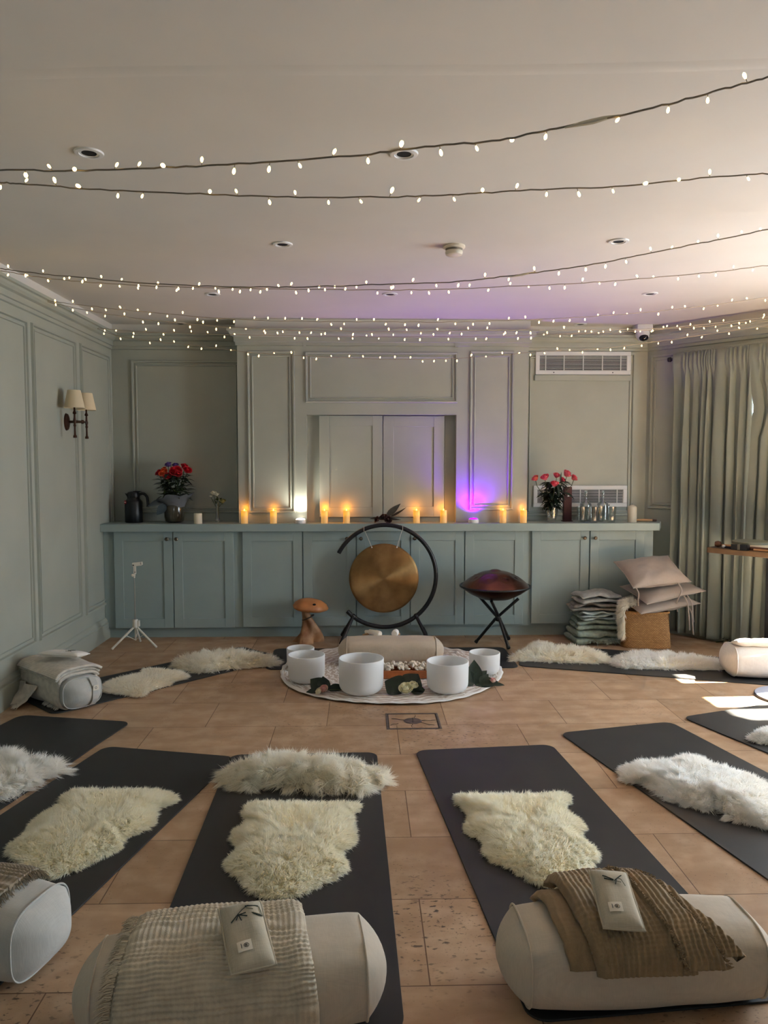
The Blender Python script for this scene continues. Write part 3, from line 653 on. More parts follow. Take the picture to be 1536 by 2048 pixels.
def add_light(name, kind, parent, loc, rgb, power, size=.01, **kw):
    l = bpy.data.lights.new(name, kind); l.color = rgb; l.energy = power; l.shadow_soft_size = size
    for k, v_ in kw.items(): setattr(l, k, v_)
    o = bpy.data.objects.new(name, l); COL.objects.link(o); o.parent = parent; o.location = loc; return o
for u, l in ((489, 'glowing amber candle at the left corner of the chimney breast'), (547, 'glowing amber candle just left of the white spotlight'), (649, 'glowing amber candle at the left of the recess doors'),
             (693, 'glowing amber candle in the recess, second from its left end'), (833, 'glowing amber candle to the right of the dried pods'), (887, 'glowing amber candle at the right end of the recess'),
             (1006, 'glowing amber candle between the purple light and the last candle'), (1047, 'glowing amber candle at the right corner of the chimney breast')):
    t = thing('led_candle', l, 'candle', on_counter(u, 6.112), 0, 'lit candles along the counter'); rr, h = .0265, .104
    build('wax', MB().lathe([(0, 0), (rr, 0), (rr, h-.010), (rr*.97, h-.004), (rr*.88, h-.001), (rr*.8, h-.012), (0, h-.016)], 28, wob=lambda a, z: 1 if z < .09 else 1+.02*math.sin(3*a+u)), GLOWWAX, t, smooth=60)
    build('flame', MB().lathe([(0, h-.016), (.005, h-.008), (.0055, h), (.003, h+.008), (0, h+.013)], 10), FLAME, t)
    add_light('candle_glow', 'POINT', t, (0, .062 if 620 < u < 900 else .018, h+.014), (1, .32, .02), .50 if 620 < u < 900 else .26, .006)
def puck(name, label, u, y, rgb, em, power, ang_):
    t = thing(name, label, 'lamp', on_counter(u, y), 0, 'round uplighter lamps')
    build('base', MB().lathe([(0, 0), (.040, 0), (.042, .004), (.042, .026), (.039, .031), (.034, .031)], 36), WHITE_PAINT, t)
    build('lens', MB().lathe([(.036, .029), (.035, .034), (.025, .040), (0, .043)], 28), emit(name+'_lens', rgb, em), t)
    add_light('beam', 'SPOT', t, (0, -.004, .064), rgb, power, .02, spot_size=math.radians(ang_), spot_blend=.8).rotation_euler = (PI, 0, 0)
puck('uplighter', 'round white uplighter shining bright white on the chimney breast', 601, 6.108, (1.0, .93, .80), 14, 9, 140)
puck('uplighter', 'round white uplighter glowing violet on the chimney breast', 947, 6.108, (.20, .0, 1.0), 5, 42, 140)
# dried pods and leaves
t = thing('dried_pods', 'dried brown pods and leaves lying behind the top of the gong ring', 'dried flowers', on_counter(772, 6.10))
DRY = mat('dried_pod', (74, 40, 34), rough=.6, noise_amt=.4, noise_scale=40); DRYL = mat('dried_leaf', (64, 58, 44), rough=.7, noise_amt=.3, noise_scale=30)
for i, (x, z, r, ax) in enumerate(((-.02, .045, .032, (-.4, -.5, .8)), (-.07, .03, .026, (-.9, -.3, .4)), (.015, .03, .03, (.2, -.9, .4)))):
    mb = MB(); rose(mb, (x, -.005*i, z), ax, r, i+40, 1.0); build('pod', mb, DRY, t, smooth=180)
b = MB(); leaf(b, (0, .01, .05), (.8, .05, .75), (0, -1, .3), .16, .05, .12); leaf(b, (.03, .0, .05), (1, 0, .35), (0, -.6, 1), .15, .03, -.25); leaf(b, (-.05, .01, .03), (-.9, 0, .2), (0, -.5, 1), .08, .035, .2); leaf(b, (.02, -.01, .03), (.9, -.1, -.02), (0, -.5, 1), .10, .035, 0)
for k in range(6): leaf(b, (-.06+.02*k, -.01, .03), (rnd.uniform(-1, 1), -.4, .3), (0, -.3, 1), .05, .02, .2)
build('leaf', b, DRYL, t, smooth=180)
# roses in a glass vase
vp = on_counter(1103, 6.15)
t = thing('glass_vase', 'clear glass vase holding pink roses at the right of the counter', 'vase', vp)
build('bowl', MB().lathe([(0, .004), (.03, .002), (.034, .02), (.05, .08), (.048, .11), (.056, .13), (.054, .13), (.046, .11), (.047, .08), (.031, .022), (0, .014)], 32), GLASS, t)
t = thing('rose_bouquet', 'bouquet of pink roses with dark leaves in the clear vase', 'flowers', (vp[0], vp[1], CT+.02))
PINK = mat('pink_petals', (214, 52, 84), rough=.5, alt=(238, 128, 132), noise_scale=22); PEACH = mat('peach_petals', (232, 132, 98), rough=.5, alt=(222, 84, 90), noise_scale=22)
st = MB(); lf = MB()
for i, (u, v, r, y, m) in enumerate(((1071, 957, .031, 6.13, PEACH), (1090, 955, .036, 6.10, PINK), (1113, 951, .030, 6.16, PINK), (1109, 968, .034, 6.06, PINK), (1134, 948, .038, 6.12, PINK), (1148, 956, .032, 6.15, PINK), (1124, 960, .03, 6.2, PINK))):
    p = atY(u, v, y)-Vector((vp[0], vp[1], CT+.02)); mb = MB(); rose(mb, p, (p.x*1.5, -.1, .22), r, i+60, .45); build('bloom', mb, m, t, smooth=180)
    st.tube([(p.x*-.1, 0, .02), (p.x*.25, p.y*.3, .15), (p.x*.9, p.y*.9, p.z-.06), (p.x, p.y, p.z-.01)], .0028, 5)
for k in range(190):
    z = rnd.uniform(.09, .31); a = rnd.uniform(0, 2*PI); rr = rnd.uniform(.01, .035+.28*max(0, z-.12)*.9); q = Vector((rr*math.cos(a)+.02*(z-.1)*4, rr*math.sin(a)*.7-.01, z))
    leaf(lf, q, (math.cos(a), math.sin(a)*.8, rnd.uniform(-.5, .5)), (0, 0, 1), rnd.uniform(.05, .085), rnd.uniform(.026, .04), .45)
leaf(lf, (.06, -.02, .30), (.1, 0, 1), (0, -1, 0), .09, .014, 0); leaf(lf, (.10, -.01, .22), (.9, -.2, -.35), (0, -.4, 1), .10, .045, .3); leaf(lf, (-.05, -.02, .22), (-1, -.2, -.2), (0, -.4, 1), .09, .03, .3)
build('stem', st, STEMG, t); build('foliage', lf, GREEN_D, t, smooth=180)
# dark red box, carafes, tumblers, stick
t = thing('tall_box', 'tall narrow dark red box behind the pink roses', 'box', on_counter(1134, 6.27))
build('body', MB().box(-.033, .033, -.02, .02, .008, .285), mat('oxblood_lacquer', (64, 16, 16), rough=.35), t, bevel=.002)
build('foot', MB().box(-.042, .042, -.028, .028, 0, .008), bpy.data.materials['oxblood_lacquer'], t, bevel=.002)
build('emblem', MB().add([(-.006, -.0212, .205), (.012, -.0212, .205), (.003, -.0212, .228)], [(0, 1, 2)]), WHITE_PAINT, t, smooth=0)
def carafe(u, y, label):
    t = thing('carafe', label, 'carafe', on_counter(u, y), 0, 'clear glass carafes on the counter')
    build('bottle', MB().lathe([(0, .006), (.045, .002), (.05, .01), (.05, .12), (.044, .145), (.020, .165), (.013, .18), (.0125, .215), (.016, .222), (.016, .236), (.011, .236), (.010, .18), (.018, .163), (.041, .143), (.047, .12), (.047, .014), (0, .012)], 32), GLASS, t)
    build('stopper', MB().lathe([(.010, .225), (.0105, .238), (.015, .24), (.015, .25), (0, .252)], 18), GLASS, t)
carafe(1171, 6.30, 'left glass carafe with a narrow neck behind the tumblers'); carafe(1205, 6.30, 'right glass carafe with a narrow neck behind the tumblers')
def tumbler(u, y, label):
    t = thing('tumbler', label, 'glass', on_counter(u, y), 0, 'faceted glass tumblers')
    build('glass', MB().lathe([(0, .008), (.029, .001), (.031, .008), (.035, .06), (.041, .122), (.042, .128), (.039, .128), (.0325, .06), (.028, .018), (0, .016)], 40, wob=lambda a, z: 1+.035*math.cos(10*a)*(1 if .005 < z < .11 else .2)), GLASS, t, smooth=25)
tumbler(1163, 6.16, 'faceted tumbler at the left end of the row on the counter'); tumbler(1187, 6.12, 'faceted tumbler standing nearest the counter edge')
tumbler(1199, 6.21, 'faceted tumbler half hidden behind the nearest one'); tumbler(1222, 6.14, 'faceted tumbler closest to the tall unlit candle')
t = thing('wooden_stick', 'turned wooden stick lying at the right end of the counter', 'stick', on_counter(1292, 6.22), -.05)
build('shaft', MB().tube([(-.1, 0, .011), (-.02, 0, .012), (.05, 0, .0105)], [.009, .011, .009], 12), PALEWOOD, t); build('tip', MB().tube([(.05, 0, .0105), (.085, 0, .01)], [.0095, .009], 12), WALNUT, t)
# ------------------------------------------------------------------ yoga mats
MATM = mat('charcoal_mat', (46, 46, 45), rough=.52, noise_amt=.12, noise_scale=5, bump=.04, bump_scale=500, spec=.32)
def rrect(w, l, r, n=8):
    P = []
    for cx, cy, a0 in ((w/2-r, l/2-r, 0), (-w/2+r, l/2-r, PI/2), (-w/2+r, -l/2+r, PI), (w/2-r, -l/2+r, 1.5*PI)):
        P += [(cx+r*math.cos(a0+PI/2*k/n), cy+r*math.sin(a0+PI/2*k/n)) for k in range(n+1)]
    return P
def yoga_mat(label, cx, cy, a, w=.68, l=1.83, wave=0, z=0):
    P = rrect(w, l, .055)
    if wave: P = [(x+wave*math.sin(y*7), y) for x, y in [(p[0]+(q[0]-p[0])*k/6, p[1]+(q[1]-p[1])*k/6) for p, q in zip(P, P[1:]+P[:1]) for k in range(6)]]
    o = build('yoga_mat', MB().prism(P, 0, .006), MATM, smooth=0, bevel=.0012); o.location = (cx, cy, z+.0005); o.rotation_euler = (0, 0, a)
    return tag(o, label, 'mat', 'charcoal yoga mats on the tiled floor')
R_ = math.radians
def mat_from_top(label, cx, cy, ax, ay, **k):
    """cx, cy: middle of the far short side; ax, ay: direction along the mat"""
    d = Vector((ax, ay)).normalized(); l = k.get('l', 1.83); c = Vector((cx, cy))+d*l/2; return yoga_mat(label, c.x, c.y, math.atan2(d.y, d.x)+PI/2, **k)
mat_from_top('dark mat along the left wall leading from the small grey bolster to the wooden mushroom', -.74, 5.62, -.695, -.72, w=.50, l=1.68)
yoga_mat('dark mat lying crosswise under the lace cloth and beige bolster', .20, 5.43, R_(90), w=.58, l=1.73)
mat_from_top('dark mat in front of the basket with two sheepskins end to end', 1.17, 5.50, .949, -.317, w=.66)
mat_from_top('black wavy edged mat at the left edge, with long haired white fleece', -1.575, 4.165, -.20, -.98, w=.66, wave=.005)
mat_from_top('dark mat with the oval cream sheepskin that slants to the lower left', -.94, 3.665, -.225, -.975)
mat_from_top('dark mat in the middle with both a shaggy and a plush sheepskin', -.285, 3.62, .02, -1, w=.70)
mat_from_top('charcoal mat under the plush sheepskin by the brown blanket', .592, 3.675, .09, -1, w=.685)
mat_from_top('charcoal mat with the tousled white sheepskin, second mat from the right edge', 1.335, 3.945, .235, -.97, w=.66)
mat_from_top('sunlit mat cut off by the right edge of the photo', 2.06, 4.21, .35, -.94, w=.66)

# ------------------------------------------------------------------ sheepskins
def fur_material(name, c1, c2, trans=.5):
    m = mat(name, c1, rough=.85, alt=c2, noise_scale=7, trans=trans, spec=.15); return m
FUR_CREAM = fur_material('cream_fleece', (255, 252, 239), (253, 246, 223))
FUR_WHITE = fur_material('white_fleece', (255, 254, 251), (254, 249, 240))
FUR_TAN = fur_material('ivory_fleece', (255, 253, 245), (252, 243, 224))
HIDE = mat('fleece_underwool', (252, 246, 228), rough=.95)
def strands(P, D, length, width, rs, droop=.5, clump=0.0, cell=.02, curl=.25):
    """tapered two segment hairs; P roots, D unit directions"""
    n = len(P); L = length*rs.uniform(.7, 1.15, n)[:, None]
    D = D+rs.normal(0, curl, (n, 3)); D /= np.linalg.norm(D, axis=1)[:, None]
    if clump:
        key = np.floor(P/cell).astype(np.int64); h = (key[:, 0]*73856093 ^ key[:, 1]*19349663 ^ key[:, 2]*83492791) & 0xffff
        tab = rs.normal(0, 1, (65536, 3)); off = tab[h]; ctr = (key+.5)*cell
        D = D+off*.45*clump; D /= np.linalg.norm(D, axis=1)[:, None]
    p1 = P+D*L*.5; D2 = D.copy(); D2[:, 2] -= droop; D2 /= np.linalg.norm(D2, axis=1)[:, None]
    p2 = p1+D2*L*.55
    if clump:
        tipc = ctr+off*length*.3+D*L; tipc[:, 2] = p2[:, 2]; p2 = p2*(1-clump*.45)+tipc*(clump*.45)
    p1[:, 2] = np.maximum(p1[:, 2], .009); p2[:, 2] = np.maximum(p2[:, 2], .008)
    s = np.cross(D, rs.normal(0, 1, (n, 3))); s /= np.linalg.norm(s, axis=1)[:, None]+1e-9
    gn = np.cross(s, D); ref = np.array([0, -.55, .85]); s *= np.where(gn @ ref < 0, -1, 1)[:, None]*width*.5
    V = np.stack([P-s, P+s, p1+s*.8, p1-s*.8, p2], 1).reshape(-1, 3)
    b = np.arange(n)[:, None]*5
    Nn = D*.75+np.array([0, 0, .55])+rs.normal(0, .16, (n, 3)); Nn /= np.linalg.norm(Nn, axis=1)[:, None]; Nn = np.repeat(Nn, 5, 0)
    loops = np.concatenate([b+0, b+1, b+2, b+3, b+3, b+2, b+4], 1).ravel(); st = (np.arange(n)[:, None]*7+np.array([[0, 4]])).ravel()
    return V, loops, st, Nn
def fleece_mesh(name, parts, m, parent):
    Vs, Ls, Ss, Ns = [], [], [], []; vo = lo = 0
    for V, l, s, nn in parts: Vs.append(V); Ns.append(nn); Ls.append(l+vo); Ss.append(s+lo); vo += len(V); lo += len(l)
    o = np_mesh(name, np.concatenate(Vs), np.concatenate(Ls), np.concatenate(Ss), m, parent); o['kind'] = 'stuff'; return o
def sheepskin(label, px, loft, flen, n, width, m, seed, shag=0.0, dome=.03, z0=.012, shrink=None, droop=.45):
    rs = np.random.RandomState(seed); vs = [v for u, v in px]; lo_, hi = min(vs), max(vs)
    W = []
    for u, v in px:
        p = atZ(u, v, .008+loft*max(0, min(1, (hi-v)/(hi-lo_)*1.25))); W.append((p.x, p.y))
    W = np.array(W); c = W.mean(0); q = []
    for i in range(len(W)):                                    # smooth closed outline
        p0, p1, p2, p3 = W[i-1], W[i], W[(i+1) % len(W)], W[(i+2) % len(W)]
        for k in range(4):
            s = k/4; q.append(.5*((2*p1)+(p2-p0)*s+(2*p0-5*p1+4*p2-p3)*s*s+(3*p1-p0-3*p2+p3)*s**3))
    q = np.array(q)-c; M_ = len(q)
    sh = flen*.62 if shrink is None else shrink
    rad = np.linalg.norm(q, axis=1); q = q*(np.maximum(rad-sh, rad*.35)/rad)[:, None]
    t = thing('sheepskin', label, 'sheepskin', (c[0], c[1], 0), 0, 'sheepskins laid on the yoga mats')
    def surf(k, r):                                            # k: float outline index, r: 0..1
        i = np.floor(k).astype(int) % M_; f = (k % 1)[:, None]; e = q[i]*(1-f)+q[(i+1) % M_]*f; xy = e*r[:, None]
        lump = np.array([nz((x+c[0])*9, (y+c[1])*9, seed)*.5+.5*nz((x+c[0])*22, (y+c[1])*22, seed+3) for x, y in xy])
        z = z0+dome*(1-r**4)*(1+.55*lump*(1 if dome > .03 else .5)); return np.column_stack([xy, np.maximum(z, z0)])
    nr = 9; K = np.arange(M_, dtype=float); V = [surf(np.zeros(1), np.zeros(1))]
    for j in range(1, nr+1): V.append(surf(K, np.full(M_, j/nr)))
    e = V[-1].copy(); e[:, 2] = .0072; V.append(e); V = np.concatenate(V)
    b = MB(); F = [(0, 1+i, 1+(i+1) % M_) for i in range(M_)]
    for j in range(nr):
        for i in range(M_): F.append((1+j*M_+i, 1+(j+1)*M_+i, 1+(j+1)*M_+(i+1) % M_, 1+j*M_+(i+1) % M_))
    b.add([tuple(v) for v in V], F); build('hide', b, HIDE, t, smooth=180)
    k = rs.uniform(0, M_, n); i = np.floor(k).astype(int) % M_
    r = np.sqrt(rs.uniform(0, 1, n)); keep = rs.uniform(0, 1, n) < np.linalg.norm(q[i], axis=1)/np.linalg.norm(q, axis=1).max()*1.6
    k, r = k[keep], r[keep]; P = surf(k, r); rd = P[:, :2]/(np.linalg.norm(P[:, :2], axis=1)[:, None]+1e-6)
    sw = np.array([nz((x+c[0])*5, (y+c[1])*5, seed+9)*2.2 for x, y in P[:, :2]]); ca, sa = np.cos(sw), np.sin(sw)
    rd = np.column_stack([rd[:, 0]*ca-rd[:, 1]*sa, rd[:, 0]*sa+rd[:, 1]*ca])*(1-r[:, None]**3)+rd*r[:, None]**3
    out = (.30+.75*r**3)[:, None]; D = np.column_stack([rd*out, 1.0-.62*r**3]); D /= np.linalg.norm(D, axis=1)[:, None]
    # fringe along the rim
    ne = n//7; ke = rs.uniform(0, M_, ne); Pe = surf(ke, rs.uniform(.95, 1.0, ne)); re = Pe[:, :2]/np.linalg.norm(Pe[:, :2], axis=1)[:, None]; De = np.column_stack([re, np.full(ne, .25)]); De /= np.linalg.norm(De, axis=1)[:, None]
    fleece_mesh('fleece', [strands(P, D, flen, width, rs, droop, shag, .022 if flen > .04 else .014), strands(Pe, De, flen*1.05, width, rs, .35, shag, .022)], m, t)
    return t
PX_A = [(203, 1371), (217, 1360), (257, 1350), (281, 1345), (288, 1335), (311, 1333), (338, 1335), (366, 1337), (379, 1348), (349, 1358), (338, 1368), (298, 1383), (288, 1393), (267, 1395), (237, 1390), (207, 1383)]
sheepskin('flat cream sheepskin beside the small grey bolster with the belt label', PX_A, .03, .035, 9000, .0042, FUR_TAN, 1, .3, .022)
PX_B = [(342, 1322), (350, 1312), (382, 1314), (423, 1309), (470, 1298), (491, 1295), (521, 1302), (558, 1307), (553, 1318), (504, 1325), (474, 1331), (423, 1345), (393, 1348), (359, 1337)]
sheepskin('thick shaggy sheepskin near the wooden mushroom', PX_B, .07, .06, 10000, .0045, FUR_TAN, 2, .8, .055)
PX_C = [(1015, 1314), (1038, 1298), (1053, 1282), (1070, 1284), (1084, 1291), (1151, 1297), (1199, 1306), (1222, 1313), (1216, 1326), (1158, 1328), (1100, 1324), (1050, 1318)]
sheepskin('white and cream sheepskin nearest the handpan stand', PX_C, .07, .05, 10000, .0045, FUR_TAN, 3, .6, .055)
PX_D = [(1220, 1310), (1233, 1301), (1260, 1301), (1321, 1305), (1354, 1310), (1405, 1317), (1453, 1325), (1463, 1332), (1453, 1340), (1388, 1341), (1321, 1340), (1270, 1335), (1233, 1330)]
sheepskin('bright white curly sheepskin in front of the wicker basket', PX_D, .06, .045, 10000, .0045, FUR_WHITE, 4, .8, .05)
PX_E = [(-130, 1580), (-90, 1510), (0, 1499), (15, 1499), (40, 1508), (95, 1512), (145, 1523), (120, 1535), (85, 1550), (75, 1565), (50, 1580), (0, 1598), (-80, 1620)]
sheepskin('white long haired sheepskin cut off by the left edge on the black mat', PX_E, .04, .065, 12000, .0036, FUR_WHITE, 5, 1.0, .03)
PX_F = [(122, 1584), (146, 1568), (190, 1566), (271, 1567), (322, 1568), (355, 1579), (349, 1590), (318, 1603), (313, 1623), (305, 1640), (278, 1657), (244, 1671), (244, 1688), (230, 1698), (190, 1722), (135, 1749), (95, 1762), (51, 1745), (14, 1705), (14, 1691), (44, 1667), (54, 1650), (64, 1634), (88, 1613), (118, 1596)]
sheepskin('plush cream sheepskin slanting down to the left, with one pointed corner', PX_F, .035, .030, 46000, .0030, FUR_CREAM, 6, .55, .026)
PX_G = [(431, 1527), (452, 1510), (487, 1499), (542, 1493), (581, 1497), (611, 1506), (676, 1506), (740, 1512), (785, 1532), (783, 1545), (753, 1553), (749, 1579), (719, 1588), (667, 1588), (624, 1585), (581, 1575), (530, 1566), (487, 1570), (461, 1566), (452, 1545)]
sheepskin('long shaggy ivory sheepskin bunched crosswise at the far end of the middle mat', PX_G, .09, .068, 30000, .0032, FUR_TAN, 7, 1.0, .06, droop=.7)
PX_H = [(484, 1609), (504, 1592), (590, 1590), (710, 1592), (717, 1605), (706, 1618), (714, 1648), (708, 1678), (684, 1699), (695, 1725), (686, 1747), (633, 1777), (590, 1798), (547, 1804), (504, 1789), (478, 1759), (452, 1729), (456, 1712), (476, 1697), (474, 1686), (461, 1665), (469, 1648), (499, 1626), (491, 1620)]
sheepskin('plush cream sheepskin in the middle, right in front of the shaggy one', PX_H, .035, .030, 46000, .0030, FUR_CREAM, 8, .55, .026)
PX_I = [(911, 1586), (917, 1576), (1013, 1575), (1114, 1573), (1134, 1576), (1140, 1586), (1131, 1604), (1164, 1632), (1170, 1645), (1162, 1662), (1164, 1675), (1192, 1695), (1197, 1710), (1184, 1730), (1164, 1758), (1124, 1782), (1083, 1776), (1053, 1757), (997, 1725), (965, 1703), (967, 1680), (934, 1655), (929, 1640), (934, 1624), (927, 1602)]
sheepskin('plush cream sheepskin whose near end touches the brown blanket', PX_I, .035, .030, 46000, .0030, FUR_CREAM, 9, .55, .026)
PX_J = [(1236, 1521), (1253, 1511), (1287, 1507), (1341, 1506), (1355, 1499), (1382, 1497), (1409, 1504), (1439, 1519), (1490, 1531), (1536, 1553), (1590, 1590), (1605, 1640), (1570, 1668), (1524, 1656), (1490, 1643), (1463, 1636), (1446, 1612), (1415, 1614), (1382, 1602), (1355, 1592), (1321, 1578), (1294, 1555), (1270, 1541), (1246, 1538)]
sheepskin('big tousled white sheepskin running off the right edge', PX_J, .06, .04, 40000, .003, FUR_WHITE, 10, .85, .05)
PX_K = [(1495, 1470), (1512, 1460), (1540, 1453), (1620, 1450), (1640, 1480), (1560, 1492), (1512, 1482)]
sheepskin('small glimpse of a white sheepskin on the sunlit mat at the right edge', PX_K, .04, .035, 6000, .004, FUR_WHITE, 11, .6, .03)

# ------------------------------------------------------------------ bolsters
def linen(name, c, amt=.05, bump=.12):
    m = bpy.data.materials.new(name); m.use_nodes = True; nt = m.node_tree; N = nt.nodes; L = nt.links; b = N['Principled BSDF']; c = lin(c)
    tc = N.new('ShaderNodeTexCoord'); b.inputs['Roughness'].default_value = .85; b.inputs['Specular IOR Level'].default_value = .2; b.inputs['Sheen Weight'].default_value = .15
    hs = []
    for sc in ((30, 700, 30), (700, 30, 30)):
        mp = N.new('ShaderNodeMapping'); mp.inputs['Scale'].default_value = sc; L.new(tc.outputs['Object'], mp.inputs['Vector'])
        n = N.new('ShaderNodeTexNoise'); n.inputs['Scale'].default_value = 1; n.inputs['Detail'].default_value = 3; L.new(mp.outputs['Vector'], n.inputs['Vector']); hs.append(n.outputs['Fac'])
    ad = N.new('ShaderNodeMath'); ad.operation = 'ADD'; L.new(hs[0], ad.inputs[0]); L.new(hs[1], ad.inputs[1])
    rg = N.new('ShaderNodeMapRange'); rg.inputs['From Min'].default_value = .7; rg.inputs['From Max'].default_value = 1.3; L.new(ad.outputs[0], rg.inputs['Value'])
    mx = N.new('ShaderNodeMix'); mx.data_type = 'RGBA'; mx.inputs['A'].default_value = (*[x*(1-amt*1.6) for x in c], 1); mx.inputs['B'].default_value = (*[min(1, x*(1+amt)) for x in c], 1)
    L.new(rg.outputs['Result'], mx.inputs['Factor']); L.new(mx.outputs['Result'], b.inputs['Base Color'])
    bp = N.new('ShaderNodeBump'); bp.inputs['Strength'].default_value = bump; bp.inputs['Distance'].default_value = .002; L.new(ad.outputs[0], bp.inputs['Height'])
    nb = N.new('ShaderNodeTexNoise'); nb.inputs['Scale'].default_value = 9; nb.inputs['Detail'].default_value = 3; L.new(tc.outputs['Object'], nb.inputs['Vector'])
    b2 = N.new('ShaderNodeBump'); b2.inputs['Strength'].default_value = .25; b2.inputs['Distance'].default_value = .02; L.new(nb.outputs['Fac'], b2.inputs['Height']); L.new(bp.outputs['Normal'], b2.inputs['Normal'])
    L.new(b2.outputs['Normal'], b.inputs['Normal']); return m
LINEN = linen('natural_linen', (194, 184, 167)); LINEN_G = linen('grey_linen', (188, 188, 182)); LINEN_W = linen('white_linen', (232, 228, 220)); LINEN_B = linen('beige_linen', (186, 172, 152))
SN = 3.2
def spow(x, e): return math.copysign(abs(x)**e, x)
def section(th, w, h, s=1.0, off=0.0):
    """th 0 = front (-y), 90 deg = top"""
    y = -(w/2*s+off)*spow(math.cos(th), 2/SN); z = h/2+(h/2*s+off)*spow(math.sin(th), 2/SN); return y, z
def bolster(label, cx, cy, a, m, L=.72, w=.25, h=.20, z=.0065, bulge=.062, seed=0):
    t = thing('bolster', label, 'bolster', (cx, cy, z), a, 'bolster cushions on the mats')
    Lb = L/2-bulge; rows = []
    for i in range(25):
        u = -1+2*i/24; rows.append((u*Lb, .915+.085*(1-abs(u)**3.2)))
    cap = [(Lb+bulge*(1-(s/.915)**2.2), s) for s in (.89, .85, .79, .71, .6, .47, .34, .2, .05)]
    rows = [(-x, s) for x, s in cap[::-1]]+rows+cap
    b = MB(); n = 56
    P = []
    for x, s in rows:
        for k in range(n):
            th = 2*PI*k/n; y, zz = section(th, w, h, s, 0.0)
            kx = abs(x)/Lb; pk = .0035*math.sin(th*9+seed)*max(0, 1-abs(kx-.93)/.18) if kx < 1.02 else 0
            d = .004*nz(x*6, y*8, zz*8+seed)+pk*.5; f = 1+d/(h/2)
            P.append((x, y*f, max(0.0, h/2+(zz-h/2)*f)))
    F = []; m_ = len(rows)
    for i in range(m_-1):
        for k in range(n): F.append((i*n+k, i*n+(k+1) % n, (i+1)*n+(k+1) % n, (i+1)*n+k))
    F += [tuple(range(n))[::-1], tuple(range((m_-1)*n, m_*n))]
    b.add(P, F); build('cover', b, m, t, smooth=180)
    for sx in (-1, 1):
        pts = []
        for k in range(72):
            y, zz = section(2*PI*k/72, w, h, .917, .0010); pts.append((sx*Lb*1.001, y, max(.0035, zz)))
        build('piping', MB().tube(pts, .0030, 6, closed=True), m, t)
    t['dims'] = (L, w, h); return t
def drape(mb, t, x0, x1, th0, th1, off, ridge, amp, seed=0, nx=90, ns=150, freq=1.0, lumps=.006, bow=None, rimd=.004):
    """cloth lying over a bolster: x0, x1 are functions of s in 0..1 (front to back)"""
    L, w, h = t['dims']
    def fn(a, c):
        th = th0+(th1-th0)*c; A, B = x0(c), x1(c); x = A+(B-A)*a
        y, z = section(th, w, h, 1.0, off); y2, z2 = section(th, w, h, 1.0, off+.01); n = Vector((0, y2-y, z2-z)).normalized()
        s = c*(th1-th0)*.13
        if ridge == 'x': q = math.sin(2*PI*(s/.0125+.55*nz(x*7, s*30, seed)+.35*nz(x*20, s*10, seed+2)))*(.75+.5*nz(x*9, s*40, seed+4)); q += .45*math.sin(2*PI*(x/.0135+.4*nz(x*6, s*20, seed+7)))
        else: q = math.sin(2*PI*(x/.0145+.5*nz(x*12, s*7, seed)+.3*nz(x*4, s*14, seed+2)))*(.8+.5*nz(x*20, s*9, seed+4)); q += .30*math.sin(2*PI*(s/.012+.4*nz(x*12, s*6, seed+7)))
        e = min(a, 1-a, .08)/.08; rim = -rimd*(1-e)**2
        d = amp*q+lumps*nz(x*6, s*8, seed+11)+rim+(bow(a, c) if bow else 0)
        p = Vector((x+.004*nz(s*30, a*3, seed+15), y, z))+n*d; p.z = max(p.z, .004); return p
    return mb.grid(fn, nx, ns)
def cloth_obj(name, mb, m, parent, th):
    o = build(name, mb, m, parent, smooth=180); md = o.modifiers.new('cloth_thickness', 'SOLIDIFY'); md.thickness = th; md.offset = -1; return o
def fringe(mb, pts, dirs, L, rnd, per=3, r=.0016):
    for p, d in zip(pts, dirs):
        for k in range(per):
            q = Vector(p)+Vector((rnd.gauss(0, .003), rnd.gauss(0, .003), 0)); e = (Vector(d)+Vector((rnd.gauss(0, .25), rnd.gauss(0, .25), rnd.gauss(0, .15)))).normalized()
            mid = q+e*L*.5; tip = q+e*L*rnd.uniform(.8, 1.1)+Vector((0, 0, -L*.3)); tip.z = max(tip.z, .003); mb.tube([q, mid, tip], [r, r*.9, r*.5], 4)
    return mb
def gauze(name, c): return mat(name, c, rough=.9, noise_amt=.14, noise_scale=30, bump=.25, bump_scale=420, spec=.15, sheen=.2)
GAUZE = gauze('oatmeal_gauze', (200, 189, 167)); GAUZE_BR = gauze('brown_gauze', (142, 122, 92)); GAUZE_W = gauze('pale_gauze', (208, 200, 186)); GAUZE_T = gauze('taupe_gauze', (150, 138, 118))
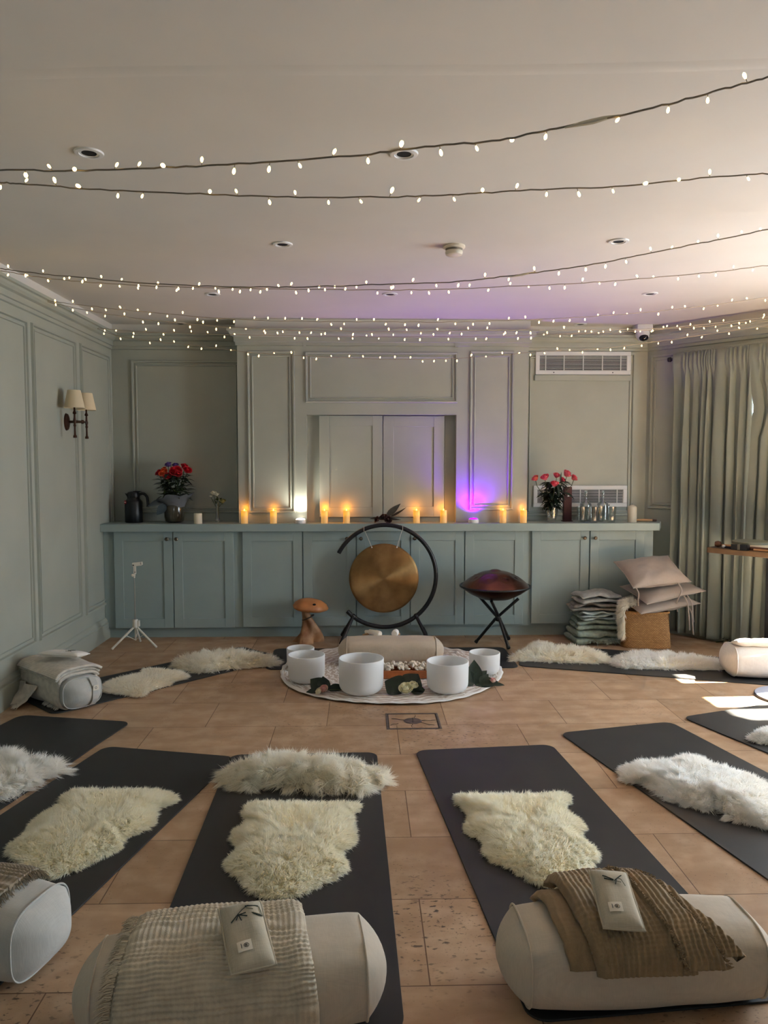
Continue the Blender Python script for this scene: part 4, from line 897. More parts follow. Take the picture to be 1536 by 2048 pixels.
# eye pillows
PILLOW_L = linen('pillow_linen', (180, 172, 152), .09); STITCH = mat('dark_green_thread', (36, 44, 34), rough=.8); STITCH_L = mat('grey_thread', (118, 116, 96), rough=.8); TAGM = mat('cotton_tag', (222, 214, 196), rough=.8); INK = mat('tag_ink', (62, 60, 56), rough=.8)
def eye_pillow(label, M, w=.105, l=.215, h=.036, motif=0, pm=None, with_tag=True):
    t = thing('eye_pillow', label, 'eye pillow', (0, 0, 0), 0, 'linen eye pillows on the bolsters'); t.matrix_world = M
    def top(x, y): u, v = x/(w/2), y/(l/2); return h*.5*max(0, 1-abs(u)**3.2)**.55*max(0, 1-abs(v)**5)**.55
    b = MB()
    for sg in (1, -1):
        def fn(a, c):
            x, y = (a*2-1)*w/2, (c*2-1)*l/2; z = sg*top(x, y)*(1+.25*nz(x*20, y*14, motif)); k = 1-.05*(1-abs(y)/(l/2))*abs(x)/(w/2); return (x*k, y*(1-.02*(1-abs(x)/(w/2))), h*.5+z)
        b.grid(fn, 26, 40, flip=sg < 0)
    build('cover', b, pm or PILLOW_L, t, smooth=180)
    pts = [(x*w/2*.99, y*l/2*.99, h*.5) for x, y in [(-1, -1), (0, -1), (1, -1), (1, 0), (1, 1), (0, 1), (-1, 1), (-1, 0)]]
    build('seam', MB().tube(pts, .003, 6, closed=True), pm or PILLOW_L, t)
    def line(mb, P, r=.0011):
        Q = []
        for (x0, y0), (x1, y1) in zip(P, P[1:]):
            Q += [(x0+(x1-x0)*k/4, y0+(y1-y0)*k/4) for k in range(4)]
        Q.append(P[-1]); mb.tube([(x, y, h*.5+top(x, y)*1.06+.0012) for x, y in Q], r, 5)
    e = MB(); e2 = MB()
    if motif == 0:
        line(e, [(-.012, .048), (-.032, .028)], .0015); line(e, [(-.012, .048), (.0, .060), (.016, .071)]); line(e, [(.008, .070), (.040, .066)], .0014)
        for q in ((.006, .048), (.008, .037), (-.008, .027), (-.020, .031)): line(e, [(-.012, .045), q], .0014)
        line(e2, [(.042, .066), (.046, .036), (.020, .046)]); line(e, [(.046, .036), (.034, .036), (.022, .044)], .0014); line(e2, [(.010, .064), (.026, .056)])
    elif motif == 1:
        line(e, [(.0, .040), (-.022, .046)], .0015); line(e, [(.002, .042), (-.024, .056)], .0014); line(e, [(.004, .040), (.014, .050), (.026, .062)], .0015); line(e, [(.010, .046), (.004, .028)], .0014)
        line(e2, [(.014, .050), (.022, .046), (.028, .026)]); line(e2, [(.0, .040), (.02, .036)])
    else:
        line(e, [(-.03, .01), (-.01, .02), (.0, .008)], .0015); line(e, [(.004, .02), (.012, .006), (.024, .018)], .0015); line(e2, [(.03, .02), (.036, .006)])
    build('embroidery', e, STITCH, t); build('grey_embroidery', e2, STITCH_L, t)
    if with_tag:
        tg = MB(); x0, x1, y0, y1 = -.030, .004, -.062, -.034
        tg.grid(lambda a, c: (x0+(x1-x0)*a, y0+(y1-y0)*c+.002*a, h*.5+top(x0+(x1-x0)*a, y0+(y1-y0)*c)*1.06+.0022), 6, 6); g = build('label_tag', tg, TAGM, t, smooth=180)
        pr = MB(); zz = lambda x, y: h*.5+top(x, y)*1.06+.0030
        cx_, cy_ = -.009, -.047
        pr.tube([(cx_+.0058*math.cos(q), cy_+.0058*math.sin(q), zz(cx_, cy_)) for q in [2*PI*k/16 for k in range(16)]], .0006, 4, closed=True)
        pr.tube([(cx_-.003, cy_-.003, zz(cx_, cy_)), (cx_-.003, cy_+.003, zz(cx_, cy_)), (cx_+.002, cy_+.0018, zz(cx_, cy_)), (cx_-.002, cy_, zz(cx_, cy_)), (cx_+.002, cy_-.0018, zz(cx_, cy_)), (cx_-.003, cy_-.003, zz(cx_, cy_))], .0006, 4)
        pr.tube([(-.021, -.053, zz(-.021, -.053)), (-.021, -.041, zz(-.021, -.041))], .0008, 4); build('print', pr, INK, g)
    return t
def place(p, rz, tilt_x=0.0, tilt_y=0.0):
    return Matrix.Translation(Vector(p)) @ Matrix.Rotation(rz, 4, 'Z') @ Matrix.Rotation(tilt_x, 4, 'X') @ Matrix.Rotation(tilt_y, 4, 'Y')
rnd = random.Random(5)
# front middle bolster with the oatmeal blanket
B2 = bolster('linen bolster under the fringed oatmeal blanket in the foreground', -.325, 1.86, R_(7), LINEN, L=.77, w=.27, h=.205, seed=1)
bl = thing('blanket', 'oatmeal waffle gauze blanket folded over the foreground bolster', 'blanket', B2.location, R_(7), 'blankets folded over bolsters')
mb = drape(MB(), B2, lambda s: -.275+.03*s, lambda s: .215-.045*s, R_(-50), R_(128), .036, 'x', .0030, 3, 110, 190, rimd=.012)
cloth_obj('top_layer', mb, GAUZE, bl, .016)
mb = drape(MB(), B2, lambda s: -.285+.035*s, lambda s: .195-.04*s, R_(-45), R_(120), .018, 'x', .0015, 13, 70, 90); cloth_obj('under_layer', mb, GAUZE, bl, .010)
fp, fd = [], []
for k in range(70):
    th = R_(-45+165*k/69); y, z = section(th, .27, .205, 1, .025); fp.append((-.283+.034*k/69, y, z)); fd.append((-1, -.1, .05))
build('fringe', fringe(MB(), fp, fd, .03, rnd, 4), GAUZE, bl)
p = atZ(492, 1876, .255); eye_pillow('eye pillow with a green plant motif on the oatmeal blanket', place((p.x, p.y, .243), R_(19), R_(15)), l=.195, h=.042, motif=0)
# right front bolster with the brown blanket
B3 = bolster('linen bolster at the lower right under the brown blanket', .715, 1.945, R_(2), LINEN, L=.73, w=.27, h=.205, seed=2)
bl = thing('blanket', 'brown gauze blanket with frayed edges folded over the lower right bolster', 'blanket', B3.location, R_(2), 'blankets folded over bolsters')
mb = drape(MB(), B3, lambda s: -.215-.03*s, lambda s: .02, R_(14), R_(150), .022, 's', .0012, 21, 60, 90, lumps=.01, rimd=.014); cloth_obj('under_layer', mb, GAUZE_BR, bl, .018)
mb = drape(MB(), B3, lambda s: -.155-.045*s, lambda s: .10-.03*s, R_(10), R_(150), .052, 's', .0024, 22, 110, 140, lumps=.014, rimd=.022, bow=lambda a, c: .028*max(0, c-.62)/.38*(1-abs(2*a-.9)*.6)); cloth_obj('top_layer', mb, GAUZE_BR, bl, .026)
mb = drape(MB(), B3, lambda s: .055-.075*s, lambda s: .165-.13*s, R_(14), R_(140), .062, 's', .0024, 23, 60, 130, lumps=.010, rimd=.012); cloth_obj('side_fold', mb, GAUZE_BR, bl, .016)
mb = drape(MB(), B3, lambda s: .10-.10*s, lambda s: .225-.15*s, R_(24), R_(140), .042, 's', .0024, 24, 70, 120, lumps=.014, rimd=.022); cloth_obj('end_fold', mb, GAUZE_BR, bl, .026)
for (xa, xb, of, t0, t1) in ((.055, -.075, .064, 14, 140), (.165, -.13, .056, 14, 140)):
    fp, fd = [], []
    for k in range(80):
        s = k/79; y, z = section(R_(t0+(t1-t0)*s), .27, .205, 1, of); fp.append((xa+xb*s, y, z)); fd.append((.3, -.3, .5))
    build('fringe', fringe(MB(), fp, fd, .009, rnd, 4, .0018), GAUZE_BR, bl)
p = atZ(1229, 1799, .285); eye_pillow('eye pillow with a green sprig on the brown blanket', place((p.x, p.y, .268), R_(-5), R_(14), R_(3)), w=.10, l=.19, h=.042, motif=1)
# left front bolster
B1 = bolster('grey bolster cut off by the left edge under the ribbed taupe blanket', -1.185, 2.14, R_(-15), LINEN_G, L=.74, w=.265, h=.215, seed=3)
bl = thing('blanket', 'ribbed taupe blanket with fringe on the bolster at the left edge', 'blanket', B1.location, R_(-15), 'blankets folded over bolsters')
mb = drape(MB(), B1, lambda s: -.2, lambda s: .235-.03*s, R_(48), R_(150), .018, 'x', .0035, 31, 90, 130, lumps=.01); cloth_obj('top_layer', mb, GAUZE_T, bl, .02)
mb = drape(MB(), B1, lambda s: -.2, lambda s: .215+.0*s, R_(38), R_(150), .008, 'x', .002, 33, 60, 90, lumps=.006); cloth_obj('under_layer', mb, GAUZE_T, bl, .008)
fp, fd = [], []
for k in range(60):
    s = k/59; y, z = section(R_(40), .265, .215, 1, .012); fp.append((-.05+.27*s, y, z)); fd.append((.1, -.8, -.5))
for k in range(40):
    y, z = section(R_(42+100*k/39), .265, .215, 1, .012); fp.append((.216, y, z)); fd.append((1, -.2, -.2))
build('fringe', fringe(MB(), fp, fd, .028, rnd, 4), GAUZE_T, bl)
# small bolster at the left wall
B4 = bolster('grey bolster with a belt label by the left wall', -1.775, 4.50, R_(-42), LINEN_G, L=.60, w=.25, h=.185, seed=4)
mb = MB(); L4 = .30
band = MB().grid(lambda a, c: (L4+.0015+.0028-.045*abs(2*c-1)**2.6*1.02, .045+.035*(a-.5), .0925+(2*c-1)*.08), 5, 20); build('end_strap', band, LINEN_G, B4, smooth=180)
build('label_tag', MB().box(L4+.0015, L4+.0045, .03, .062, .105, .135), TAGM, B4, smooth=0)
build('tag_print', MB().tube([(L4+.005, .046+.006*math.cos(q), .12+.006*math.sin(q)) for q in [2*PI*k/14 for k in range(14)]], .001, 4, closed=True), INK, B4)
bl = thing('blanket', 'pale beige blanket draped in folds over the bolster by the left wall', 'blanket', B4.location, R_(-42), 'blankets folded over bolsters')
mb = drape(MB(), B4, lambda s: -.27, lambda s: .215-.02*s, R_(-74), R_(150), .008, 's', .0009, 41, 60, 110, lumps=.01); cloth_obj('under_layer', mb, GAUZE_W, bl, .008)
for q, (o, a_, b_) in enumerate(((.02, -.23, .22), (.036, -.24, .21), (.052, -.25, .225))):
    mb = drape(MB(), B4, lambda s, a_=a_: a_, lambda s, b_=b_: b_-.02*s, R_(28+4*q), R_(150-6*q), o, 's', .0012, 42+q, 60, 90, lumps=.006); cloth_obj('folded_layer', mb, GAUZE_W, bl, .014)
flap = MB().grid(lambda a, c: (-.20+.20*a-.03*c+.012*nz(a*5, c*4, 61), section(R_(8), .25, .185, 1, .012)[0]-.015-.085*c**1.4+.012*math.sin(a*9+c*2), .105*(1-c)**1.3+.006+.010*abs(nz(a*6, c*5, 62))*(1-c)), 30, 24)
cloth_obj('hanging_end', flap, GAUZE_W, bl, .005)
build('end_fringe', fringe(MB(), [(-.23+.20*k/26, section(R_(8), .25, .185, 1, .012)[0]-.10+.012*math.sin(9*k/26+2), .008) for k in range(27)], [(-.1, -1, 0)]*27, .03, rnd, 3, .0022), GAUZE_W, bl)
fp = [(.0+.17*k/30, section(R_(-66), .25, .185, 1, .012)[0]-.01, .02) for k in range(31)]; build('fringe', fringe(MB(), fp, [(.1, -1, -.2)]*31, .04, rnd, 3, .002), GAUZE_W, bl)
eye_pillow('eye pillow tilted up on the pale beige blanket by the left wall', place((-1.76, 4.505, .262), R_(-105), R_(0), R_(-7)), w=.12, l=.26, motif=1, pm=LINEN_W, with_tag=False)
# right bolster and the altar bolster
B5 = bolster('white bolster in the sun at the right edge', 2.72, 4.885, R_(-5), LINEN_W, L=.74, w=.28, h=.215, seed=5, bulge=.06)
eye_pillow('white eye pillow with a dark stitched motif on the sunlit bolster', place((2.56, 4.845, .212), R_(84), R_(0), R_(14)), w=.14, l=.30, h=.05, motif=2, pm=LINEN_W, with_tag=False)
B6 = bolster('beige bolster on the round lace cloth behind the singing bowls', .193, 5.255, R_(0), LINEN_B, L=.735, w=.24, h=.185, z=.013, seed=6)
# ------------------------------------------------------------------ floor access cover
m0 = [atZ(u, v, 0) for u, v in ((772, 1427), (872, 1426), (888, 1458), (770, 1459))]
fx0, fx1, fy0, fy1 = m0[0].x-.005, m0[1].x+.008, m0[2].y, m0[0].y
t = thing('floor_cover', 'square floor access cover with a round metal plate, set in the tiles', 'floor cover', ((fx0+fx1)/2, (fy0+fy1)/2, 0))
w2, h2 = (fx1-fx0)/2, (fy1-fy0)/2; LEAD = mat('worn_metal', (112, 100, 92), rough=.45, metal=.6, noise_amt=.3, noise_scale=30)
build('frame', MB().ring((-w2, -h2, 0), ex, ey, ez, 2*w2, 2*h2, 0, .014, .0022), LEAD, t, smooth=0)
build('edge_gap', MB().ring((-w2, -h2, .0002), ex, ey, ez, 2*w2, 2*h2, .013, .004, .0012), DARKHOLE, t, smooth=0)
build('round_plate', MB().lathe([(0, .0028), (.043, .0028), (.046, .001), (.05, .0004)], 36), LEAD, t, smooth=20)
cr = MB()
for a, r0, r1 in ((.05, .05, w2-.02), (1.35, .05, .10), (1.5, -.03, .045), (2.8, .05, .12), (-1.7, .05, .10), (-.6, .05, .13), (3.6, .09, .14)):
    cr.tube([((r0+(r1-r0)*k/4)*math.cos(a+.04*math.sin(k*2)), (r0+(r1-r0)*k/4)*math.sin(a+.04*math.sin(k*2)), .0010 if r0 > 0 else .003) for k in range(5)], .0012, 4)
build('cracks', cr, DARKHOLE, t)
# ------------------------------------------------------------------ lace cloth
def lace():
    m = bpy.data.materials.new('lace_cloth'); m.use_nodes = True; nt = m.node_tree; N = nt.nodes; L = nt.links; b = N['Principled BSDF']; b.inputs['Roughness'].default_value = .9
    tc = N.new('ShaderNodeTexCoord'); sp = N.new('ShaderNodeSeparateXYZ'); L.new(tc.outputs['Object'], sp.inputs['Vector'])
    def mth(op, a, c=None):
        x = N.new('ShaderNodeMath'); x.operation = op
        for i, q in enumerate((a, c)):
            if q is None: continue
            if isinstance(q, (int, float)): x.inputs[i].default_value = q
            else: L.new(q, x.inputs[i])
        return x.outputs[0]
    X, Y = sp.outputs['X'], sp.outputs['Y']; r = mth('SQRT', mth('ADD', mth('MULTIPLY', X, X), mth('MULTIPLY', Y, Y))); th = mth('ARCTAN2', Y, X)
    pet = mth('SINE', mth('ADD', mth('MULTIPLY', r, 135), mth('MULTIPLY', mth('ABSOLUTE', mth('SINE', mth('MULTIPLY', th, 14))), 3.0)))
    pet2 = mth('SINE', mth('ADD', mth('MULTIPLY', r, 330), mth('MULTIPLY', mth('SINE', mth('MULTIPLY', th, 28)), 2)))
    f = mth('GREATER_THAN', mth('ADD', pet, mth('MULTIPLY', pet2, .8)), .15); rim = mth('GREATER_THAN', r, .715); f = mth('MAXIMUM', f, rim)
    mx = N.new('ShaderNodeMix'); mx.data_type = 'RGBA'; L.new(f, mx.inputs['Factor']); mx.inputs['A'].default_value = (*lin((188, 174, 160)), 1); mx.inputs['B'].default_value = (*lin((226, 222, 216)), 1)
    L.new(mx.outputs['Result'], b.inputs['Base Color']); bp = N.new('ShaderNodeBump'); bp.inputs['Strength'].default_value = .4; bp.inputs['Distance'].default_value = .003; L.new(f, bp.inputs['Height']); L.new(bp.outputs['Normal'], b.inputs['Normal']); return m
CL = Vector((.185, 5.09))
def clf(a, r):
    th = 2*PI*a; e = r**6; rr = .745*r*(1+.004*e*math.sin(34*th)+.012*e*math.sin(5*th+1)); x, y = rr*math.cos(th), rr*math.sin(th)
    z = .0085+e*(.004+.006*max(0, nz(th*2.2, 3, 1))+.003*math.sin(34*th))
    k = math.exp(-(((x-.50)/.14)**2+((y-.33)/.14)**2)); z += k*(.03+.02*nz(x*18, y*18, 5))+.002*abs(nz(x*9, y*9, 2))
    return (x, y, z)
t = build('lace_cloth', MB().grid(clf, 240, 46, closeu=True), lace(), smooth=180); t.location = (CL.x, CL.y, 0); md = t.modifiers.new('cloth_thickness', 'SOLIDIFY'); md.thickness = .002; md.offset = 1
tag(t, 'round white lace cloth spread under the singing bowls', 'cloth')
# ------------------------------------------------------------------ singing bowls
FROST = mat('frosted_quartz', (238, 238, 236), rough=.5, trans=.35, spec=.4)
def bowl(label, u, vb, vt, wpx):
    y = atZ(u, vb, .012).y; yc = y
    for _ in range(3): r = wpx/2/FPX*yc; yc = y+.62*r
    x = atY(u, (vb+vt)/2, yc).x; h = atY(u, vt, yc+r*.95).z-.012
    t = thing('singing_bowl', label, 'singing bowl', (x, yc, .0125), 0, 'frosted white crystal singing bowls'); th = .0075
    P = [(0, .002), (r*.52, .002)]+[(r*(.52+.46*math.sin(q)), .002+r*.42*(1-math.cos(q))) for q in [PI/2*k/9 for k in range(1, 10)]]+[(r*.99, h*.7), (r, h-.003), (r-.002, h), (r-th+.002, h), (r-th, h-.003), (r*.985-th, h*.7)]
    P += [((r-th)*(.5+.46*math.sin(q)), .002+th+r*.42*(1-math.cos(q))) for q in [PI/2*k/9 for k in range(9, -1, -1)]]+[(0, .002+th)]
    build('shell', MB().lathe(P, 56), FROST, t, smooth=60)
    build('base_ring', MB().lathe([(r*.40, 0), (r*.44, -.001), (r*.47, .0), (r*.46, .004)], 36), mat('rubber_ring', (40, 38, 36), rough=.7) if 'rubber_ring' not in bpy.data.materials else bpy.data.materials['rubber_ring'], t)
bowl('largest singing bowl, front left of centre, beside the white rose', 722.5, 1393, 1305, 92)
bowl('singing bowl right of the white rose and brown tray', 895, 1390, 1311, 86)
bowl('singing bowl at the left behind the pale bud leaf', 613, 1369, 1300, 75)
bowl('smaller singing bowl mostly hidden at the far left', 601, 1341, 1289, 56)
bowl('singing bowl at the far right behind the lobed leaf', 969, 1352, 1297, 63)
# ------------------------------------------------------------------ tray
ORANGEW = mat('reddish_wood', (168, 98, 52), rough=.45, noise_amt=.25, noise_scale=14)
t = thing('wooden_tray', 'low reddish wooden tray heaped with rough white pieces, before the beige bolster', 'tray', (.30, 4.945, .0125))
b = MB().box(-.24, .24, -.085, .085, 0, .012).box(-.24, .24, -.085, -.073, .012, .052).box(-.24, .24, .073, .085, .012, .052).box(-.24, -.228, -.073, .073, .012, .052).box(.228, .24, -.073, .073, .012, .052)
build('tray_body', b, ORANGEW, t, smooth=0, bevel=.003)
b = MB(); rnd = random.Random(31)
for k in range(170):
    x, y = rnd.uniform(-.22, .22), rnd.uniform(-.068, .068); r = rnd.uniform(.009, .018); q = Matrix.Rotation(rnd.uniform(0, 6), 3, (rnd.random(), rnd.random(), rnd.random()+.1))
    b.lathe([(0, -.8), (.7, -.6), (1, 0), (.75, .6), (0, .85)], 6, (x, y, .045+.020*(1-(y/.09)**2)+rnd.uniform(-.008, .012)), q @ Matrix.Diagonal((r*rnd.uniform(.7, 1.2), r, r*rnd.uniform(.5, .9))))
o = build('filling', b, mat('white_crystals', (222, 212, 194), rough=.7, noise_amt=.12, noise_scale=60), t, smooth=0); o['kind'] = 'stuff'
# mallets lying over the back of the bolster
SUEDE = mat('white_suede', (232, 226, 216), rough=.85)
for x, a, l, c in ((.095, 2.2, 'white headed mallet lying over the beige bolster, the longer pale one on the left', FUR_TAN), (.225, 1.35, 'short white headed mallet upright behind the beige bolster, in front of the gong ring', SUEDE)):
    t = thing('mallet', l, 'mallet', (x, 5.33, .183), a-PI/2, 'white mallets for the singing bowls')
    rr = .024
    build('head', MB().lathe([(0, -.03), (rr*.8, -.029), (rr, -.022), (rr, .022), (rr*.8, .03), (0, .031)], 20, (0, 0, rr), rotx(PI/2)) if a < 2 else MB().tube(catmull([Vector((.0, -.04, .022)), Vector((.0, 0, .024)), Vector((.0, .08, .018)), Vector((.0, .13, .01))], 5), [.016]+[.021]*5+[.019]*5+[.012]*5, 12), c, t)
    build('handle', MB().tube([(0, .03, rr), (0, .16, -.02)], .009, 10), PALEWOOD, t)
# ------------------------------------------------------------------ leaves and flowers round the bowls
def blade(mb, c, a, L, W, lobes=0, tilt=.35, seed=0):
    """broad leaf lying with its tip raised"""
    d = Vector((math.cos(a), math.sin(a), 0)); s = Vector((-d.y, d.x, 0)); c = Vector(c)
    def fn(p, q):
        t_ = p; h = W*.5*math.sin(PI*min(1, t_**.7))**.75*(1+(.28*math.sin(t_*PI*2*lobes) if lobes else .03*math.sin(t_*40)))+.0005; y = (2*q-1)*h
        z = tilt*L*math.sin(t_*1.7)*.8+abs(2*q-1)**1.5*.012-.02*t_*t_+.006*nz(t_*6, q*5, seed)
        return c+d*(L*t_)+s*y+Vector((0, 0, max(.002, z)))
    return mb.grid(fn, 22, 9)
def posy(label, at, leaves, blooms, stems):
    t = thing('leaf_posy', label, 'flowers', (at[0], at[1], .0125), 0, 'leaf and flower posies on the lace cloth')
    for k, (base, d, L, W, lobes) in enumerate(leaves):
        b = MB(); d = Vector(d).normalized(); up = Vector((0, -1, .55)).normalized()
        for ang, kk in lobes: leaf(b, base, Matrix.Rotation(ang, 3, up) @ d, up, L*kk, W*kk, .12, 9)
        b.v = [(x, y, max(.003, z)) for x, y, z in b.v]; build('leaf', b, GREEN_D, t, smooth=180)
    for k, (x, y, z, r, ax, m, op) in enumerate(blooms):
        mb = MB(); rose(mb, (x, y, z), ax, r, k+80, op); build('bloom', mb, m, t, smooth=180)
    b = MB()
    for P in stems: b.tube([Vector(p) for p in P], .003, 6)
    build('stem', b, STEMG, t)
IVORYP = mat('ivory_petals', (236, 232, 204), rough=.5, noise_amt=.06, noise_scale=30); BLUSH = mat('blush_petals', (228, 178, 172), rough=.5, alt=(238, 226, 206), noise_scale=30)
ONE = [(0, 1)]; LOB = [(0, 1), (.75, .78), (-.75, .78), (1.5, .5), (-1.5, .5)]
p = atZ(812, 1390, .0125)
posy('open white rose between two round dark leaves in front of the tray', (p.x, p.y), [((-.01, .03, .012), (-.85, .25, .42), .135, .15, ONE), ((.01, .045, .02), (.5, .3, .62), .12, .14, ONE), ((.03, .03, .01), (.9, .1, .12), .09, .10, ONE), ((-.02, .03, .005), (-.9, .0, .05), .08, .08, ONE)],
     [(0, 0, .036, .045, (-.12, -.5, .8), IVORYP, .35), (.046, .02, .052, .03, (.3, -.3, .9), IVORYP, .25)], [((0, .02, .03), (-.05, .06, .01))])
p = atZ(648, 1388, .0125)
posy('pinkish white bud with a dark leaf in front of the left bowls', (p.x, p.y), [((-.0, .04, .012), (-.7, .4, .45), .12, .10, LOB), ((.02, .05, .01), (.95, .25, .08), .12, .06, ONE), ((-.03, .02, .006), (-.95, -.1, .05), .08, .05, ONE)],
     [(0, 0, .03, .028, (-.2, -.6, .7), BLUSH, .3), (-.03, -.02, .022, .022, (-.7, -.4, .5), IVORYP, .3)], [((0, .01, .02), (.08, .05, .012), (.13, .06, .008))])
p = atZ(968, 1372, .0125)
posy('lobed dark leaf with a small pink bud at the right rim of the lace cloth', (p.x, p.y), [((-.06, .01, .012), (.05, .3, .85), .15, .10, LOB), ((-.02, .0, .006), (.8, -.05, .2), .11, .08, LOB[:3]), ((.05, .0, .006), (.95, -.1, .02), .08, .035, ONE)],
     [(.056, .0, .034, .022, (.1, -.3, 1), BLUSH, .1)], [((.056, 0, .02), (.02, .01, .01), (-.05, 0, .008))])
# ------------------------------------------------------------------ gong and its stand
gx, gy, gz, gr = .168, 5.93, .520, .400
t = thing('gong_stand', 'black tubular open ring gong stand with splayed feet', 'gong stand', (gx, gy, 0))
pts = [(gr*math.cos(R_(a)), 0, gz+gr*math.sin(R_(a))) for a in [-137+k*(290/90) for k in range(91)]]
build('ring', MB().tube(pts, .0165, 14), BLACK, t, smooth=60)
for sx in (-1, 1):
    hub = Vector((sx*gr*math.cos(R_(-52)), 0, gz+gr*math.sin(R_(-52))))
    for sy in (1, -1):
        f = Vector((sx*(abs(hub.x)+.09), sy*.185, .019 if sy > 0 else .031)); lg = build('leg', MB().tube([hub, f], .0125, 12), BLACK, t)
        build('rubber_foot', MB().tube([f+(hub-f)*.0-(f-hub).normalized()*.09, f], .0165, 12), BLACK, lg)
    build('clamp', MB().ball(hub, .022), BLACK, t)
def gong_mat():
    m = mat('hammered_bronze', (152, 118, 76), rough=.46, metal=1, noise_amt=.22, noise_scale=9, bump=.10, bump_scale=26); b = m.node_tree.nodes['Principled BSDF']
    tn = m.node_tree.nodes.new('ShaderNodeTangent'); tn.direction_type = 'RADIAL'; tn.axis = 'Y'; m.node_tree.links.new(tn.outputs['Tangent'], b.inputs['Tangent']); b.inputs['Anisotropic'].default_value = .9; b.inputs['Anisotropic Rotation'].default_value = .25; return m
gg = thing('gong', 'large hammered bronze gong hanging in the black ring', 'gong', (gx-.006, gy, gz-.018)); RR = .272
disc = MB().lathe([(0, .016), (.05, .0155), (.12, .013), (.2, .007), (RR-.02, .0), (RR-.004, -.006), (RR, -.014), (RR-.004, -.014), (RR-.008, -.006), (.2, .003), (.1, .009), (0, .012)], 72, (0, 0, 0), rotx(PI/2))
build('disc', disc, gong_mat(), gg, smooth=60)
cd_ = MB()
for x0, x1 in ((-.095, -.155), (.10, .145)):
    cd_.tube([(x0, -.012, .245), (x0+(x1-x0)*.5, -.012, .32), (x1, 0, gr*math.sqrt(max(0, 1-(x1/gr)**2))+.018)], .0022, 6)
    cd_.tube([(x1, -.019, gr*math.sqrt(1-(x1/gr)**2)+.002), (x1, -.019, gr*math.sqrt(1-(x1/gr)**2)+.036), (x1, .019, gr*math.sqrt(1-(x1/gr)**2)+.036)], .002, 6)
build('cord', cd_, mat('white_cord', (206, 202, 192), rough=.7), gg)
for x0 in (-.095, .10): build('cord_knot', MB().ball((x0, -.012, .245), .006), bpy.data.materials['white_cord'], gg)
# ------------------------------------------------------------------ handpan and its stand
hc = atZ(1000, 1300, 0); hx_, hy_ = 1.035, 5.80
t = thing('handpan_stand', 'black three legged folding stand under the handpan', 'stand', (hx_, hy_, 0)); hub = Vector((.0, 0, .205))
for fx, fy, tx, ty in ((-.165, .05, .15, -.03), (.055, -.15, -.135, .09), (.115, .165, -.075, -.13)):
    f, top_ = Vector((fx, fy, .012)), Vector((tx, ty, .368)); h_ = hub+Vector((fx*.12, fy*.12, 0)); lg = build('leg', MB().tube([f, h_, top_], .0115, 10), BLACK, t)
    build('rubber_tip', MB().tube([f, f+(h_-f)*.08], .0145, 10), BLACK, lg)
build('hub', MB().ball(hub, .026, .026, .02), BLACK, t)
COP = mat('bronzed_steel', (120, 80, 64), rough=.26, metal=1, alt=(92, 60, 52), noise_scale=4)
t = thing('handpan', 'copper brown handpan with dimpled dome resting on the black stand', 'handpan', (hx_-.025, hy_, .462))
def dome(a, q):
    th = 2*PI*a; r = .262*q; z = .118*(1-q**2.3)**1.0; x, y = r*math.cos(th), r*math.sin(th)
    for k in range(8):
        c = (.165*math.cos(k*PI/4+.3), .165*math.sin(k*PI/4+.3)); d = math.hypot(x-c[0], y-c[1]); z += -.006*max(0, 1-(d/.05)**2)+.007*math.exp(-(d/.016)**2)
    d = math.hypot(x, y); z += .010*math.exp(-(d/.04)**4); return (x, y, z)
build('top_shell', MB().grid(dome, 120, 50, closeu=True), COP, t, smooth=180)
build('bottom_shell', MB().lathe([(0, -.108), (.04, -.108), (.12, -.094), (.2, -.055), (.25, -.018), (.262, 0)], 64), mat('dark_bronzed_steel', (74, 46, 40), rough=.33, metal=1), t, smooth=180)
build('rim', MB().tube([(.266*math.cos(2*PI*k/72), .266*math.sin(2*PI*k/72), 0) for k in range(72)], .0075, 8, closed=True), BLACK, t)
# ------------------------------------------------------------------ wooden mushroom
MW = mat('carved_wood', (158, 98, 54), rough=.5, alt=(184, 124, 72), noise_scale=7, bump=.08, bump_scale=40); MW2 = mat('gnarled_wood', (128, 82, 48), rough=.6, alt=(176, 138, 100), noise_scale=9, bump=.4, bump_scale=35)
t = thing('wooden_mushroom', 'carved wooden mushroom standing on the floor left of the gong', 'ornament', (-.43, 5.95, 0))
capM = Matrix.Translation((.005, 0, .275)) @ Matrix.Rotation(R_(6), 4, 'Y')
b = MB().lathe([(0, -.012), (.05, -.016), (.11, -.020), (.13, -.010), (.135, .004), (.12, .030), (.085, .055), (.04, .068), (0, .07)], 40, wob=lambda a, z: 1+.10*math.cos(a)+.05*math.sin(2*a+.6)+.03*math.sin(5*a)); b.xf(capM); build('cap', b, MW, t, smooth=70)
build('knot_hole', MB().ball((.055, -.102, .315), .013, .008, .008), DARKHOLE, t)
def stemf(a, q):
    th = 2*PI*a; r = .030+.055*(1-q)**1.6+.010*(q > .9); wob = 1+.30*(1-q)*math.sin(3*th+2*q*3)+.14*math.sin(5*th+q*4)*(1-q)+.10*math.sin(2*th+5*q); x = .020*math.sin(q*4)-.01; return (x+r*wob*math.cos(th)*(1.15-.1*q), r*wob*math.sin(th), .265*q)
build('stem', MB().grid(stemf, 48, 30, closeu=True), MW2, t, smooth=180)
build('bark_band', MB().tube([(.000+.045*math.cos(q), .040*math.sin(q), .195+.02*math.cos(q)) for q in [2*PI*k/24 for k in range(24)]], .004, 6, closed=True), mat('dark_bark', (44, 30, 22), rough=.8), t)
